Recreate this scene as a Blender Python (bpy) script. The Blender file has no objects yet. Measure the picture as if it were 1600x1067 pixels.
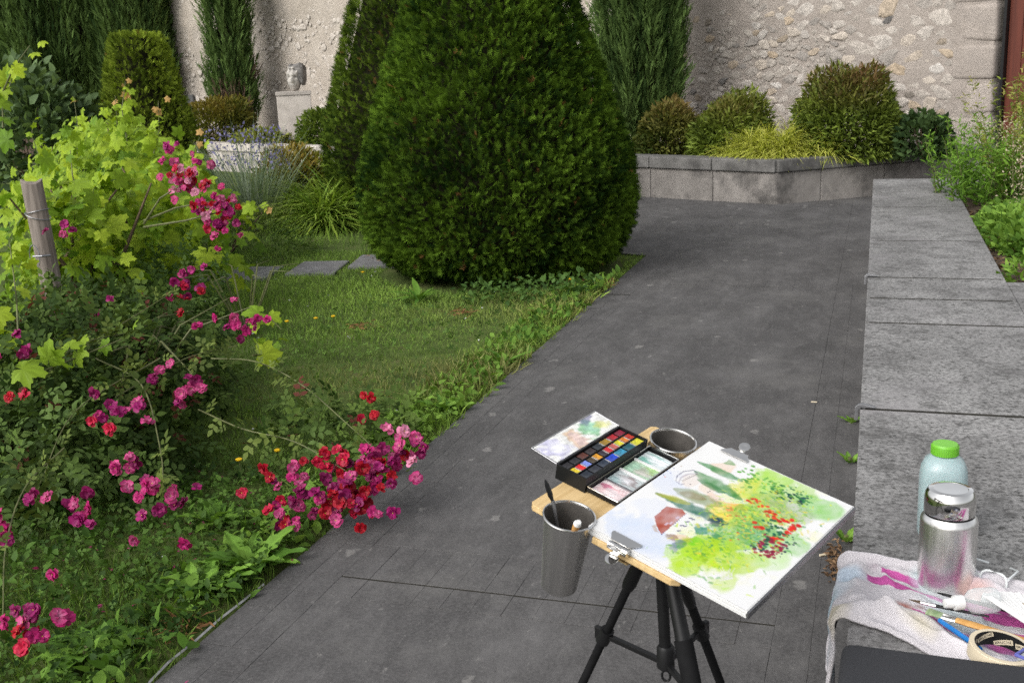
import bpy, bmesh, math, random
import numpy as np
from mathutils import Matrix, Vector

# ------------------------------------------------------------------ camera, sky, sun, exposure
sc = bpy.context.scene
COL = sc.collection
r_=(0.950478,0.308108,-0.040746); u_=(-0.036898,0.242047,0.969563); f_=(-0.308592,0.920045,-0.241429)
cam = bpy.data.cameras.new('camera'); camo = bpy.data.objects.new('camera', cam); COL.objects.link(camo)
camo.matrix_world = Matrix(((r_[0], u_[0], -f_[0], 0), (r_[1], u_[1], -f_[1], 0), (r_[2], u_[2], -f_[2], 1.5), (0, 0, 0, 1)))
cam.sensor_width = 36; cam.sensor_fit = 'HORIZONTAL'; cam.lens = 36*1720/1600
cam.clip_start = .05; cam.clip_end = 600
cam.dof.use_dof = True; cam.dof.focus_distance = 3.0; cam.dof.aperture_fstop = 14.0
sc.camera = camo
w = bpy.data.worlds.new('World'); sc.world = w; w.use_nodes = True
nt = w.node_tree; bgn = nt.nodes['Background']
sky = nt.nodes.new('ShaderNodeTexSky'); sky.sky_type = 'NISHITA'; sky.sun_disc = False
SUN_EL, SUN_AZ = math.radians(40), math.radians(-150)
sky.sun_elevation = SUN_EL; sky.sun_rotation = SUN_AZ
sky.air_density = 1.0; sky.dust_density = 4.0; sky.ozone_density = 1.0
hs = nt.nodes.new('ShaderNodeHueSaturation'); hs.inputs['Saturation'].default_value = .16
nt.links.new(sky.outputs[0], hs.inputs['Color']); nt.links.new(hs.outputs[0], bgn.inputs['Color'])
bgn.inputs['Strength'].default_value = .15
sun = bpy.data.lights.new('sun', 'SUN'); sun.energy = .5; sun.angle = math.radians(45); sun.color = (1, .97, .93)
suno = bpy.data.objects.new('sun', sun); COL.objects.link(suno)
sd = Vector((math.sin(SUN_AZ)*math.cos(SUN_EL), math.cos(SUN_AZ)*math.cos(SUN_EL), math.sin(SUN_EL)))
suno.rotation_euler = (-sd).to_track_quat('-Z', 'Y').to_euler()
vs = sc.view_settings; vs.view_transform = 'Standard'; vs.look = 'None'; vs.exposure = .68; vs.gamma = 1
sc.cycles.use_denoising = False; sc.cycles.use_adaptive_sampling = False; sc.cycles.sample_clamp_indirect = 3; sc.cycles.max_bounces = 6; sc.cycles.diffuse_bounces = 3; sc.cycles.transparent_max_bounces = 8

rng = np.random.default_rng(7); random.seed(7)
R = math.radians

# ------------------------------------------------------------------ helpers
def obj(name, me, mat=None, parent=None, mw=None, smooth=False):
    o = bpy.data.objects.new(name, me); COL.objects.link(o)
    if mat is not None and me is not None and not me.materials: me.materials.append(mat)
    if parent is not None: o.parent = parent
    if mw is not None: o.matrix_local = mw
    if smooth and me is not None: me.polygons.foreach_set('use_smooth', [True]*len(me.polygons))
    return o
def empty(name, loc=(0, 0, 0), rz=0, mw=None):
    o = bpy.data.objects.new(name, None); COL.objects.link(o); o.empty_display_size = .05
    if mw is not None: o.matrix_world = mw
    else: o.location = loc; o.rotation_euler = (0, 0, rz)
    return o
def tag(o, label, cat, group=None):
    o['label'] = label; o['category'] = cat
    if group: o['group'] = group
    return o
def structure(o): o['kind'] = 'structure'; return o
def stuff(o): o['kind'] = 'stuff'; return o

def smooth_path(pts, k=5):
    pts = [np.array(p, float) for p in pts]; P_ = [2*pts[0]-pts[1]]+pts+[2*pts[-1]-pts[-2]]; out = []
    for i in range(1, len(P_)-2):
        for j in range(k):
            t = j/k; a, b, c, d = P_[i-1], P_[i], P_[i+1], P_[i+2]; out.append(.5*((2*b)+(c-a)*t+(2*a-5*b+4*c-d)*t*t+(3*b-a-3*c+d)*t**3))
    return out+[pts[-1]]
class MB:
    """collects simple shapes into one mesh"""
    def __init__(s): s.v = []; s.f = []; s.m = None
    def add(s, vs, fs):
        b = len(s.v); s.v += [tuple(map(float, v)) for v in vs]; s.f += [tuple(i+b for i in f) for f in fs]; return s
    def box(s, c, d, rz=0, rot=None):
        h = [x/2 for x in d]; M = rot if rot is not None else Matrix.Rotation(rz, 3, 'Z'); vs = []
        for z in (-1, 1):
            for x, y in ((-1, -1), (1, -1), (1, 1), (-1, 1)): vs.append(M @ Vector((x*h[0], y*h[1], z*h[2])) + Vector(c))
        return s.add(vs, [(3, 2, 1, 0), (4, 5, 6, 7), (0, 1, 5, 4), (1, 2, 6, 5), (2, 3, 7, 6), (3, 0, 4, 7)])
    def prism(s, pts, z0, z1):
        n = len(pts); vs = [(x, y, z0) for x, y in pts]+[(x, y, z1) for x, y in pts]
        return s.add(vs, [tuple(range(n))[::-1], tuple(range(n, 2*n))]+[(i, (i+1) % n, n+(i+1) % n, n+i) for i in range(n)])
    def lathe(s, prof, n=24, c=(0, 0, 0), cap0=True, cap1=True):
        vs = []; fs = []
        for r, z in prof:
            for k in range(n): a = 2*math.pi*k/n; vs.append((c[0]+r*math.cos(a), c[1]+r*math.sin(a), c[2]+z))
        for j in range(len(prof)-1):
            for k in range(n): k2 = (k+1) % n; fs.append((j*n+k, j*n+k2, (j+1)*n+k2, (j+1)*n+k))
        if cap0: fs.append(tuple(range(n))[::-1])
        if cap1: fs.append(tuple(range((len(prof)-1)*n, len(prof)*n)))
        return s.add(vs, fs)
    def tube(s, path, rad, n=6, flat=1.0):
        path = [Vector(p) for p in path]; m = len(path); vs = []; fs = []
        rad = rad if hasattr(rad, '__len__') else [rad]*m
        up = Vector((0, 0, 1)); d0 = (path[-1]-path[0])
        if d0.length and abs(d0.normalized().z) > .9: up = Vector((1, 0, 0))
        for i, p in enumerate(path):
            d = (path[min(i+1, m-1)]-path[max(i-1, 0)]).normalized()
            a = d.cross(up)
            a = a.normalized() if a.length > 1e-5 else Vector((1, 0, 0)); b = a.cross(d)
            for k in range(n): t = 2*math.pi*k/n; vs.append(p+(a*math.cos(t)+b*math.sin(t)*flat)*rad[i])
        for j in range(m-1):
            for k in range(n): k2 = (k+1) % n; fs.append((j*n+k, j*n+k2, (j+1)*n+k2, (j+1)*n+k))
        fs += [tuple(range(n))[::-1], tuple(range((m-1)*n, m*n))]
        return s.add(vs, fs)
    def mesh(s, name='mesh', bevel=0, seg=2, smooth=False):
        me = bpy.data.meshes.new(name); me.from_pydata(s.v, [], s.f); me.update()
        bm = bmesh.new(); bm.from_mesh(me); bmesh.ops.recalc_face_normals(bm, faces=bm.faces)
        if bevel:
            ed = [e for e in bm.edges if len(e.link_faces) == 2 and e.calc_face_angle(0) > .5]
            bmesh.ops.bevel(bm, geom=ed, offset=bevel, segments=seg, affect='EDGES', profile=.6, clamp_overlap=True)
        bm.to_mesh(me); bm.free()
        if smooth:
            me.polygons.foreach_set('use_smooth', [True]*len(me.polygons)); me.set_sharp_from_angle(angle=R(40))
        return me
    def build(s, name, mat, parent=None, bevel=0, smooth=False, seg=2, mw=None):
        return obj(name, s.mesh(name, bevel, seg, smooth), mat, parent, mw)

def np_mesh(name, V, F, col=None, smooth=False):
    V = np.asarray(V, np.float32).reshape(-1, 3); F = np.asarray(F, np.int32); k = F.shape[1]
    me = bpy.data.meshes.new(name); me.vertices.add(len(V)); me.vertices.foreach_set('co', V.ravel())
    me.loops.add(F.size); me.loops.foreach_set('vertex_index', F.ravel())
    me.polygons.add(len(F)); me.polygons.foreach_set('loop_start', np.arange(0, F.size, k, dtype=np.int32))
    if smooth: me.polygons.foreach_set('use_smooth', np.ones(len(F), bool))
    if col is not None:
        a = me.color_attributes.new('tint', 'FLOAT_COLOR', 'POINT')
        c = np.ones((len(V), 4), np.float32); c[:, :3] = col; a.data.foreach_set('color', c.ravel())
    me.update(calc_edges=True); return me

def unit(a): return a/np.maximum(np.linalg.norm(a, axis=-1, keepdims=True), 1e-9)
def frames(d, n):
    y = unit(d); x = unit(np.cross(y, n)); z = np.cross(x, y)
    return np.stack([x, y, z], -1)
def scatter(parts):
    """parts: list of (template(V,F,shade), loc, dir, normal, scale, colour) -> V,F,C"""
    VV = []; FF = []; CC = []; base = 0
    for (tv, tf, ts), loc, d, n, s, c in parts:
        if len(loc) == 0: continue
        M = frames(d, n); s = np.asarray(s); s = s[:, None] if s.ndim == 1 else s
        V = np.einsum('nij,nvj->nvi', M, tv[None]*s[:, None, :])+loc[:, None, :]
        nv = len(tv); F = tf[None]+(np.arange(len(loc))*nv)[:, None, None]+base
        C = c[:, None, :]*ts[None, :, None]
        VV.append(V.reshape(-1, 3)); FF.append(F.reshape(-1, 3)); CC.append(np.broadcast_to(C, (len(loc), nv, 3)).reshape(-1, 3)); base += len(loc)*nv
    return np.concatenate(VV), np.concatenate(FF), np.concatenate(CC)
def foliage(name, parts, mat, parent=None, kind='stuff', smooth=False):
    V, F, C = scatter(parts); o = obj(name, np_mesh(name, V, F, np.clip(C, 0, 1), smooth), mat, parent)
    if kind: o['kind'] = kind
    return o
def lump(p, sc_, seed=0):
    """cheap smooth 3D noise about -1..1"""
    r = np.random.default_rng(seed); o = 0
    for k in range(7):
        v = r.normal(size=3); v = v/np.linalg.norm(v)*sc_*(.6+.35*k); o = o+np.sin(p@v+r.uniform(0, 6.28))/(1+.25*k)
    return o/2.6
def mixc(a, b, t): a = np.array(a); b = np.array(b); return a+(b-a)*np.clip(t, 0, 1)[:, None]
def rnd(n, a=0., b=1.): return rng.uniform(a, b, n)
def rdir(n): return unit(rng.normal(size=(n, 3)))

# ---- templates (axis +y, unit length)
def T(v, f, s=None):
    v = np.array(v, float); return v, np.array(f), (np.ones(len(v)) if s is None else np.array(s, float))
def t_sprig(pairs=9, lat=.26, wid=.075, fwd=.17):
    v = [(-.012, 0, 0), (.012, 0, 0), (0, 1, 0)]; f = [(0, 1, 2)]; s = [.7, .7, 1]
    for i in range(pairs):
        t = .08+.86*i/pairs; L = lat*(1-.45*t)
        for sx in (-1, 1):
            b = len(v); v += [(0, t-wid*.5, 0), (0, t+wid*.5, 0), (sx*L, t+fwd, random.uniform(-.06, .1))]; f.append((b, b+1, b+2)); s += [.8, .85, 1.1]
    return T(v, f, s)
def t_strand(n=7):
    v = []; f = []; s = []
    for i in range(n):
        t = i/n; a = random.uniform(0, 6.28); L = .17*(1.15-t*.8)
        b = len(v); v += [(0, t-.05, 0), (.035, t+.02, .03), (math.cos(a)*L, t+.28, math.sin(a)*L)]; f.append((b, b+1, b+2)); s += [.8, .8, 1.1]
    return T(v, f, s)
def t_leaf(w=.25, fold=.08, droop=.12):      # lance / ovate leaf: 6 tris
    v = [(0, 0, 0), (-w, .35, fold), (w, .35, fold), (0, .38, 0), (-w*.72, .7, fold-droop*.5), (w*.72, .7, fold-droop*.5), (0, .72, -droop*.4), (0, 1, -droop)]
    return T(v, [(0, 3, 1), (0, 2, 3), (1, 3, 6), (1, 6, 4), (2, 5, 6), (2, 6, 3), (4, 6, 7), (6, 5, 7)], [.85, 1, 1, .9, 1, 1, .92, 1.05])
def t_blade(w=.035, bend=.35):
    return T([(-w, 0, 0), (w, 0, 0), (-w*.9, .45, -bend*.12), (w*.9, .45, -bend*.12), (-w*.5, .8, -bend*.55), (w*.5, .8, -bend*.55), (0, 1, -bend)],
             [(0, 1, 3), (0, 3, 2), (2, 3, 5), (2, 5, 4), (4, 5, 6)], [.6, .6, .95, .95, 1.05, 1.05, 1.1])
def t_rose_leaf():
    V = []; F = []; S = []
    lv, lf, ls = t_leaf(.3, .06, .1)
    for (y, ang, L) in ((.18, 62, .36), (.18, -62, .36), (.5, 55, .42), (.5, -55, .42), (.72, 0, .46)):
        a = R(ang); M = np.array([[math.cos(a), math.sin(a), 0], [-math.sin(a), math.cos(a), 0], [0, 0, 1]])
        b = len(V); V += list((lv*L)@M.T+np.array([0, y, random.uniform(-.03, .03)])); F += [tuple(x+b for x in t) for t in lf]; S += list(ls)
    b = len(V); V += [(-.012, 0, 0), (.012, 0, 0), (0, .8, 0)]; F.append((b, b+1, b+2)); S += [.8]*3
    return T(V, F, S)
def t_vine_leaf(seed, n=26):
    r = random.Random(seed); pts = []
    lob = [(0, 1.0), (58, .86), (-58, .86), (112, .66), (-112, .66)]
    for i in range(n):
        a = -165+330*i/(n-1); L = .42
        for la, ll in lob: L = max(L, ll*(1-abs(a-la)/46.)**.55 if abs(a-la) < 46 else 0)
        if abs(a) > 150: L *= .8
        L *= (1.0 if i % 2 else .88)*r.uniform(.95, 1.05)
        pts.append((math.sin(R(a))*L, math.cos(R(a))*L))
    V = [(0, 0, 0)]; S = [.9]; cl = r.uniform(.12, .4); tw = r.uniform(-1.5, 1.5)
    def h(x, y):
        a = math.degrees(math.atan2(x, y)); rr = math.hypot(x, y); fold = min(abs(a-la) for la, _ in lob)/29.
        return .09*fold*rr-cl*rr*rr*r.uniform(.8, 1.15)-.16*abs(x)*rr+.1*x*y*tw
    for x, y in pts: V.append((x*.5, y*.5, h(x*.5, y*.5))); S.append(1.16 if min(abs(math.degrees(math.atan2(x, y))-la) for la, _ in lob) < 8 else .88)
    for x, y in pts: V.append((x, y, h(x, y))); S.append(1.06)
    F = []
    for i in range(n-1):
        F += [(0, 1+i+1, 1+i), (1+i, 1+i+1, 1+n+i+1), (1+i, 1+n+i+1, 1+n+i)]
    V = np.array(V)*.62; V[:, 1] += .0
    return T(V, F, S)
def t_clover():
    V = []; F = []
    for k in range(3):
        a0 = R(120*k); c = (math.cos(a0), math.sin(a0)); t = (-c[1], c[0]); b = len(V)
        V += [(0, 0, 0), (c[0]*.6+t[0]*.42, c[1]*.6+t[1]*.42, .1), (c[0]*1.0, c[1]*1.0, .03), (c[0]*.6-t[0]*.42, c[1]*.6-t[1]*.42, .1)]
        F += [(b, b+1, b+2), (b, b+2, b+3)]
    return T(V, F)
SPRIG3 = t_sprig(5, .36, .13, .2); SPRIG = t_sprig(); SPRIG2 = t_sprig(6, .34, .11, .2); STRAND = t_strand(); LANCE = t_leaf(.14, .05, .2); OVATE = t_leaf(.3, .07, .14)
NARROW = t_leaf(.075, .02, .15); BLADE = t_blade(); BLADE2 = t_blade(.022, .85); ROSELEAF = t_rose_leaf(); CLOVER = t_clover()
VINE = [t_vine_leaf(k) for k in range(4)]

# ------------------------------------------------------------------ materials
def mat(name, rough=.7, metal=0, spec=.3):
    m = bpy.data.materials.new(name); m.use_nodes = True; b = m.node_tree.nodes['Principled BSDF']
    b.inputs['Roughness'].default_value = rough; b.inputs['Metallic'].default_value = metal; b.inputs['Specular IOR Level'].default_value = spec
    return m, m.node_tree, b
def node(t, typ, **kw):
    n = t.nodes.new(typ)
    for k, v in kw.items():
        if k in n.inputs: n.inputs[k].default_value = v
        else: setattr(n, k, v)
    return n
def coords(t, stretch=None):
    tc = node(t, 'ShaderNodeTexCoord'); g = node(t, 'ShaderNodeNewGeometry')
    if stretch is None: return g.outputs['Position']
    mp = node(t, 'ShaderNodeMapping'); mp.inputs['Scale'].default_value = stretch; t.links.new(tc.outputs['Object'], mp.inputs['Vector']); return mp.outputs[0]
def noise(t, vec, scale, detail=4, rough=.55):
    n = node(t, 'ShaderNodeTexNoise'); n.inputs['Scale'].default_value = scale; n.inputs['Detail'].default_value = detail; n.inputs['Roughness'].default_value = rough
    t.links.new(vec, n.inputs['Vector']); return n.outputs['Fac']
def ramp(t, fac, stops):
    r = node(t, 'ShaderNodeValToRGB'); e = r.color_ramp.elements
    while len(e) < len(stops): e.new(.5)
    for i, (p, c) in enumerate(stops):
        e[i].position = p; e[i].color = (*(c if hasattr(c, '__len__') else (c, c, c)), 1)
    t.links.new(fac, r.inputs[0]); return r.outputs[0]
def mixn(t, fac, a, b, mode='MIX'):
    m = node(t, 'ShaderNodeMix', data_type='RGBA', blend_type=mode)
    for s, i in ((fac, 0), (a, 6), (b, 7)):
        if hasattr(s, 'is_linked'): t.links.new(s, m.inputs[i])
        else: m.inputs[i].default_value = (s if i == 0 else (*s, 1))
    return m.outputs[2]
def bump(t, b, h, strength=.3, dist=.01, prev=None):
    n = node(t, 'ShaderNodeBump'); n.inputs['Strength'].default_value = strength; n.inputs['Distance'].default_value = dist
    t.links.new(h, n.inputs['Height'])
    if prev is not None: t.links.new(prev, n.inputs['Normal'])
    t.links.new(n.outputs[0], b.inputs['Normal']); return n.outputs[0]
def m_plain(name, c, rough=.6, metal=0, var=.15, scale=30, spec=.3, bmp=0, bscale=200):
    m, t, b = mat(name, rough, metal, spec); p = coords(t)
    f = noise(t, p, scale); c = np.array(c)
    t.links.new(ramp(t, f, [(.3, tuple(c*(1-var))), (.7, tuple(np.minimum(c*(1+var), 1)))]), b.inputs['Base Color'])
    if bmp: bump(t, b, noise(t, p, bscale), bmp, .002)
    return m
def m_leaf(name, trans=.3, rough=.5, spec=.3):
    m, t, b = mat(name, rough, 0, spec)
    a = node(t, 'ShaderNodeAttribute', attribute_name='tint'); t.links.new(a.outputs['Color'], b.inputs['Base Color'])
    tr = node(t, 'ShaderNodeBsdfTranslucent'); t.links.new(mixn(t, 1., a.outputs['Color'], (1.0, 1.0, .55), 'MULTIPLY'), tr.inputs['Color'])
    mx = node(t, 'ShaderNodeMixShader'); mx.inputs[0].default_value = trans
    t.links.new(b.outputs[0], mx.inputs[1]); t.links.new(tr.outputs[0], mx.inputs[2]); t.links.new(mx.outputs[0], t.nodes['Material Output'].inputs[0]); return m
def m_leaf_obj(name, c0, c1, trans=.3, rough=.5):
    m, t, b = mat(name, rough, 0, .16)
    oi = node(t, 'ShaderNodeObjectInfo'); a = node(t, 'ShaderNodeAttribute', attribute_name='tint')
    c = mixn(t, oi.outputs['Random'], c0, c1); c = mixn(t, 1., c, a.outputs['Color'], 'MULTIPLY'); t.links.new(c, b.inputs['Base Color'])
    tr = node(t, 'ShaderNodeBsdfTranslucent'); t.links.new(mixn(t, 1., c, (1.0, 1.0, .55), 'MULTIPLY'), tr.inputs['Color'])
    mx = node(t, 'ShaderNodeMixShader'); mx.inputs[0].default_value = trans
    t.links.new(b.outputs[0], mx.inputs[1]); t.links.new(tr.outputs[0], mx.inputs[2]); t.links.new(mx.outputs[0], t.nodes['Material Output'].inputs[0]); return m
def m_paint(name, rough=.6, bmp=0, bscale=300, spec=.3):
    m, t, b = mat(name, rough, 0, spec); a = node(t, 'ShaderNodeAttribute', attribute_name='tint'); t.links.new(a.outputs['Color'], b.inputs['Base Color'])
    if bmp: bump(t, b, noise(t, coords(t), bscale), bmp, .002)
    return m
def m_glass(name, c=(1, 1, 1), rough=.03, ior=1.45):
    m, t, b = mat(name, rough); b.inputs['Transmission Weight'].default_value = 1; b.inputs['IOR'].default_value = ior; b.inputs['Base Color'].default_value = (*c, 1); return m

# paving: dark grey with pale blooms, white spots
def m_paving(name, base=(.076, .0735, .0725), spots=True):
    m, t, b = mat(name, .8, 0, .25); p = coords(t); mp = node(t, 'ShaderNodeMapping'); mp.inputs['Scale'].default_value = (1.5, .65, 1); mp.inputs['Rotation'].default_value = (0, 0, .25); t.links.new(p, mp.inputs['Vector']); ps = mp.outputs[0]
    c = ramp(t, noise(t, ps, 2.6, 8, .72), [(.3, tuple(np.array(base)*.6)), (.5, base), (.7, tuple(np.array(base)*1.65))])
    c = mixn(t, ramp(t, noise(t, p, 95, 3), [(.42, 0), (.75, .5)]), c, tuple(np.array(base)*1.9))
    c = mixn(t, ramp(t, noise(t, ps, 11, 6, .75), [(.5, 0), (.72, .55)]), c, tuple(np.array(base)*1.9)); pale = ramp(t, noise(t, p, 1.3, 9, .78), [(.52, 0), (.72, .7)])
    c = mixn(t, pale, c, (.15, .145, .138))
    if spots:
        v = node(t, 'ShaderNodeTexVoronoi', feature='F1'); v.inputs['Scale'].default_value = 6.5
        mp2 = node(t, 'ShaderNodeMapping'); mp2.inputs['Scale'].default_value = (1.2, .75, 1); t.links.new(p, mp2.inputs['Vector']); wv = node(t, 'ShaderNodeVectorMath', operation='ADD'); n3 = node(t, 'ShaderNodeTexNoise'); n3.inputs['Scale'].default_value = 26; t.links.new(p, n3.inputs['Vector'])
        sm = node(t, 'ShaderNodeVectorMath', operation='SCALE'); sm.inputs['Scale'].default_value = .07; t.links.new(n3.outputs['Color'], sm.inputs[0])
        t.links.new(mp2.outputs[0], wv.inputs[0]); t.links.new(sm.outputs[0], wv.inputs[1]); t.links.new(wv.outputs[0], v.inputs['Vector'])
        # only some cells carry a spot
        sep = node(t, 'ShaderNodeSeparateColor'); t.links.new(v.outputs['Color'], sep.inputs[0])
        mt = node(t, 'ShaderNodeMath', operation='MULTIPLY'); mt.inputs[1].default_value = .38; t.links.new(sep.outputs[0], mt.inputs[0])
        m3 = node(t, 'ShaderNodeMath', operation='SUBTRACT'); m3.inputs[1].default_value = .15; t.links.new(mt.outputs[0], m3.inputs[0])
        m4 = node(t, 'ShaderNodeMath', operation='SUBTRACT'); t.links.new(m3.outputs[0], m4.inputs[0]); t.links.new(v.outputs['Distance'], m4.inputs[1])
        f = ramp(t, m4.outputs[0], [(.0, 0), (.05, .45)])
        c = mixn(t, f, c, (.27, .26, .245))
        c = mixn(t, ramp(t, noise(t, ps, 20, 7, .8), [(.6, 0), (.68, .6)]), c, (.26, .25, .235)); c = mixn(t, ramp(t, noise(t, p, 6.5, 6, .75), [(.6, 0), (.75, .45)]), c, (.035, .034, .033))
    t.links.new(c, b.inputs['Base Color'])
    n1 = bump(t, b, noise(t, ps, 48, 6, .75), .5, .006); bump(t, b, noise(t, p, 320, 2), .25, .0015, n1)
    return m
def m_granite(name):
    m, t, b = mat(name, .8, 0, .25); p = coords(t); mp = node(t, 'ShaderNodeMapping'); mp.inputs['Scale'].default_value = (1.0, 1.0, 1.0); t.links.new(p, mp.inputs['Vector']); p = mp.outputs[0]
    c = ramp(t, noise(t, p, 3.0, 5, .6), [(.3, (.142, .139, .136)), (.7, (.28, .275, .268))])
    g = ramp(t, noise(t, p, 85, 4, .75), [(.36, .36), (.5, 1.0), (.64, 1.3)])
    c = mixn(t, 1., c, g, 'MULTIPLY')
    l = ramp(t, noise(t, p, 9, 7, .78), [(.5, 0), (.62, .72)]); c = mixn(t, l, c, (.075, .073, .07)); l3 = ramp(t, noise(t, p, 42, 4, .7), [(.58, 0), (.66, .9)]); c = mixn(t, l3, c, (.05, .049, .046))
    l2 = ramp(t, noise(t, p, 2.1, 8, .75), [(.52, 0), (.68, .7)]); c = mixn(t, l2, c, (.27, .258, .26))
    t.links.new(c, b.inputs['Base Color']); n1 = bump(t, b, noise(t, p, 130, 4, .7), .5, .004); return m
def m_stone(name, c0, c1, scale=9, dark=None, bm=.5):
    m, t, b = mat(name, .9, 0, .2); p = coords(t)
    oi = node(t, 'ShaderNodeObjectInfo')
    c = ramp(t, noise(t, p, scale, 6, .65), [(.3, c0), (.7, c1)])
    c = mixn(t, 1., c, ramp(t, oi.outputs['Random'], [(0, .75), (1, 1.15)]), 'MULTIPLY')
    if dark is not None: c = mixn(t, ramp(t, noise(t, p, scale*.35, 6, .7), [(.5, 0), (.66, .8)]), c, dark)
    t.links.new(c, b.inputs['Base Color']); bump(t, b, noise(t, p, scale*5, 6, .75), bm, -.0+(.016 if bm > .8 else .01)); return m

M = {}
M['paving'] = m_paving('paving_stone'); M['joint'] = m_plain('path_joint', (.034, .033, .03), .95)
M['granite'] = m_granite('granite'); M['dirt'] = m_plain('joint_dirt', (.022, .02, .015), .95, var=.4)
M['soil'] = m_plain('soil', (.075, .052, .036), .95, var=.45, scale=25, bmp=.8, bscale=60)
def m_ground():
    m, t, b = mat('grassy_soil', .95, 0, .1); p = coords(t)
    c = ramp(t, noise(t, p, 3.5, 6, .7), [(.35, (.05, .07, .02)), (.55, (.085, .12, .032)), (.72, (.13, .115, .055))])
    t.links.new(c, b.inputs['Base Color']); bump(t, b, noise(t, p, 60), .6, .01); return m
M['ground'] = m_ground()
M['mortar'] = m_stone('mortar', (.31, .27, .235), (.41, .362, .32), 5, (.30, .265, .235), .9)
def m_rubble():
    m, t, b = mat('rubble_stone', .9, 0, .2); p = coords(t); oi = node(t, 'ShaderNodeObjectInfo')
    c = ramp(t, oi.outputs['Random'], [(0, (.30, .275, .25)), (.25, (.44, .395, .345)), (.6, (.53, .485, .435)), (.86, (.45, .36, .26)), (.9, (.14, .135, .13)), (.93, (.36, .325, .29)), (1, (.62, .58, .53))])
    c = mixn(t, 1., c, ramp(t, noise(t, p, 16, 6, .7), [(.3, .62), (.7, 1.15)]), 'MULTIPLY')
    t.links.new(c, b.inputs['Base Color']); bump(t, b, noise(t, p, 45, 5, .75), .8, .015); return m
M['rubble'] = m_rubble()
M['render'] = m_stone('lime_render', (.42, .365, .305), (.55, .49, .42), 3.4, (.31, .28, .247), 1.0)
M['pebble'] = m_stone('render_pebbles', (.42, .375, .325), (.60, .545, .485), 9, None, .5)
M['planter_cap'] = m_stone('weathered_coping', (.12, .117, .11), (.24, .232, .22), 6, (.04, .038, .037))
M['planter_face'] = m_stone('stained_facing', (.215, .198, .182), (.335, .31, .285), 6, (.06, .057, .054))
M['pale_stone'] = m_stone('pale_stone', (.38, .345, .31), (.52, .475, .43), 7, None, .5)
M['head_stone'] = m_stone('carved_stone', (.3, .28, .25), (.5, .47, .43), 12, (.10, .095, .09))
M['dark_head'] = m_stone('dark_weathered_stone', (.1, .095, .09), (.26, .245, .23), 14, (.05, .048, .045)); M['slab'] = m_paving('stepping_slab', (.15, .148, .15), False)
M['yew'] = m_leaf('yew_needles', .15, .75, .04); M['leaf'] = m_leaf('leaf', .32, .55, .14); M['leaf_gloss'] = m_leaf('glossy_leaf', .22, .6, .12)
M['grass'] = m_leaf('grass_blades', .3, .65, .1)
M['vine_leaf'] = m_leaf_obj('vine_leaf', (.14, .26, .022), (.40, .52, .04), .4)
M['rose_leaf'] = m_leaf_obj('rose_leaf', (.04, .075, .016), (.125, .2, .045), .22, .55)
M['weed_leaf'] = m_leaf_obj('weed_leaf', (.085, .19, .028), (.21, .38, .055), .3)
M['core_shade'] = m_plain('twigs_painted_shade', (.012, .012, .007), 1.0, var=.4, spec=0)  # dry twigs, near-black because the shade of crown gaps is in the colour
M['bark'] = m_plain('bark', (.12, .085, .055), .95, var=.4, bmp=.8)
M['cane'] = m_plain('green_cane', (.11, .12, .045), .6, var=.3)
M['black'] = m_plain('black_plastic', (.009, .009, .0095), .42, var=.2, spec=.25)
M['blackmatte'] = m_plain('black_foam', (.009, .009, .0095), .8, var=.3, spec=.1)
M['pad'] = m_plain('charcoal_fabric', (.032, .033, .037), .9, var=.2, scale=500, bmp=.3, bscale=900)
M['steel'] = None
def m_steel(name, rough, c=(.62, .61, .59), aniso=True):
    m, t, b = mat(name, rough, 1.0, .5); p = coords(t, (130, 130, 1.5) if aniso else (25, 25, 25))
    t.links.new(ramp(t, noise(t, p, 1.0, 4), [(.3, tuple(np.array(c)*.86)), (.7, c)]), b.inputs['Base Color'])
    rr = ramp(t, noise(t, p, 1.3, 3), [(.3, rough*.92), (.7, rough*1.1)]); t.links.new(rr, b.inputs['Roughness']); return m
M['steel'] = m_steel('brushed_steel', .32, (.8, .79, .77)); M['chrome'] = m_steel('polished_steel', .1, (.74, .73, .71), False); M['galv'] = m_steel('dull_metal', .45, (.32, .32, .33), False); M['dull_steel'] = m_plain('dark_steel_inside', (.085, .078, .07), .5, .35, var=.3, scale=40)  # the cup inside gets a darker, browner metal than the body
def m_wood(name, c0, c1, sx=(3, 60, 60)):
    m, t, b = mat(name, .55, 0, .3); p = coords(t, sx)
    t.links.new(ramp(t, noise(t, p, 1.0, 5, .6), [(.3, c0), (.7, c1)]), b.inputs['Base Color']); bump(t, b, noise(t, p, 1.5, 4), .2, .002); return m
M['board'] = m_wood('birch_board', (.50, .34, .15), (.68, .50, .26), (6, 90, 90)); M['oldwood'] = m_wood('weathered_post_wood', (.10, .08, .065), (.30, .255, .22), (40, 40, 2.2))
M['handle'] = m_wood('varnished_handle', (.42, .2, .05), (.62, .36, .12), (60, 6, 60))
M['door'] = m_wood('red_brown_door', (.075, .018, .01), (.125, .03, .016), (30, 30, 1.5))
M['paper'] = m_plain('paper', (.66, .66, .65), .8, var=.02); M['white'] = m_plain('white_plastic', (.66, .66, .65), .4, var=.03)
M['painted'] = m_paint('watercolour_page', .75); M['smear'] = m_paint('wet_palette_paint', .25, 0, 300, .5); M['terry'] = m_paint('terry_cloth', .95, .6, 380, .1)
M['panpaint'] = None
M['bottle'] = None
def m_translucent_plastic():
    m, t, b = mat('milky_blue_plastic', .28, 0, .5); b.inputs['Base Color'].default_value = (.40, .525, .535, 1); b.inputs['Transmission Weight'].default_value = .25
    b.inputs['Subsurface Weight'].default_value = .3; b.inputs['Subsurface Radius'].default_value = (.03, .04, .04); return m
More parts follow.
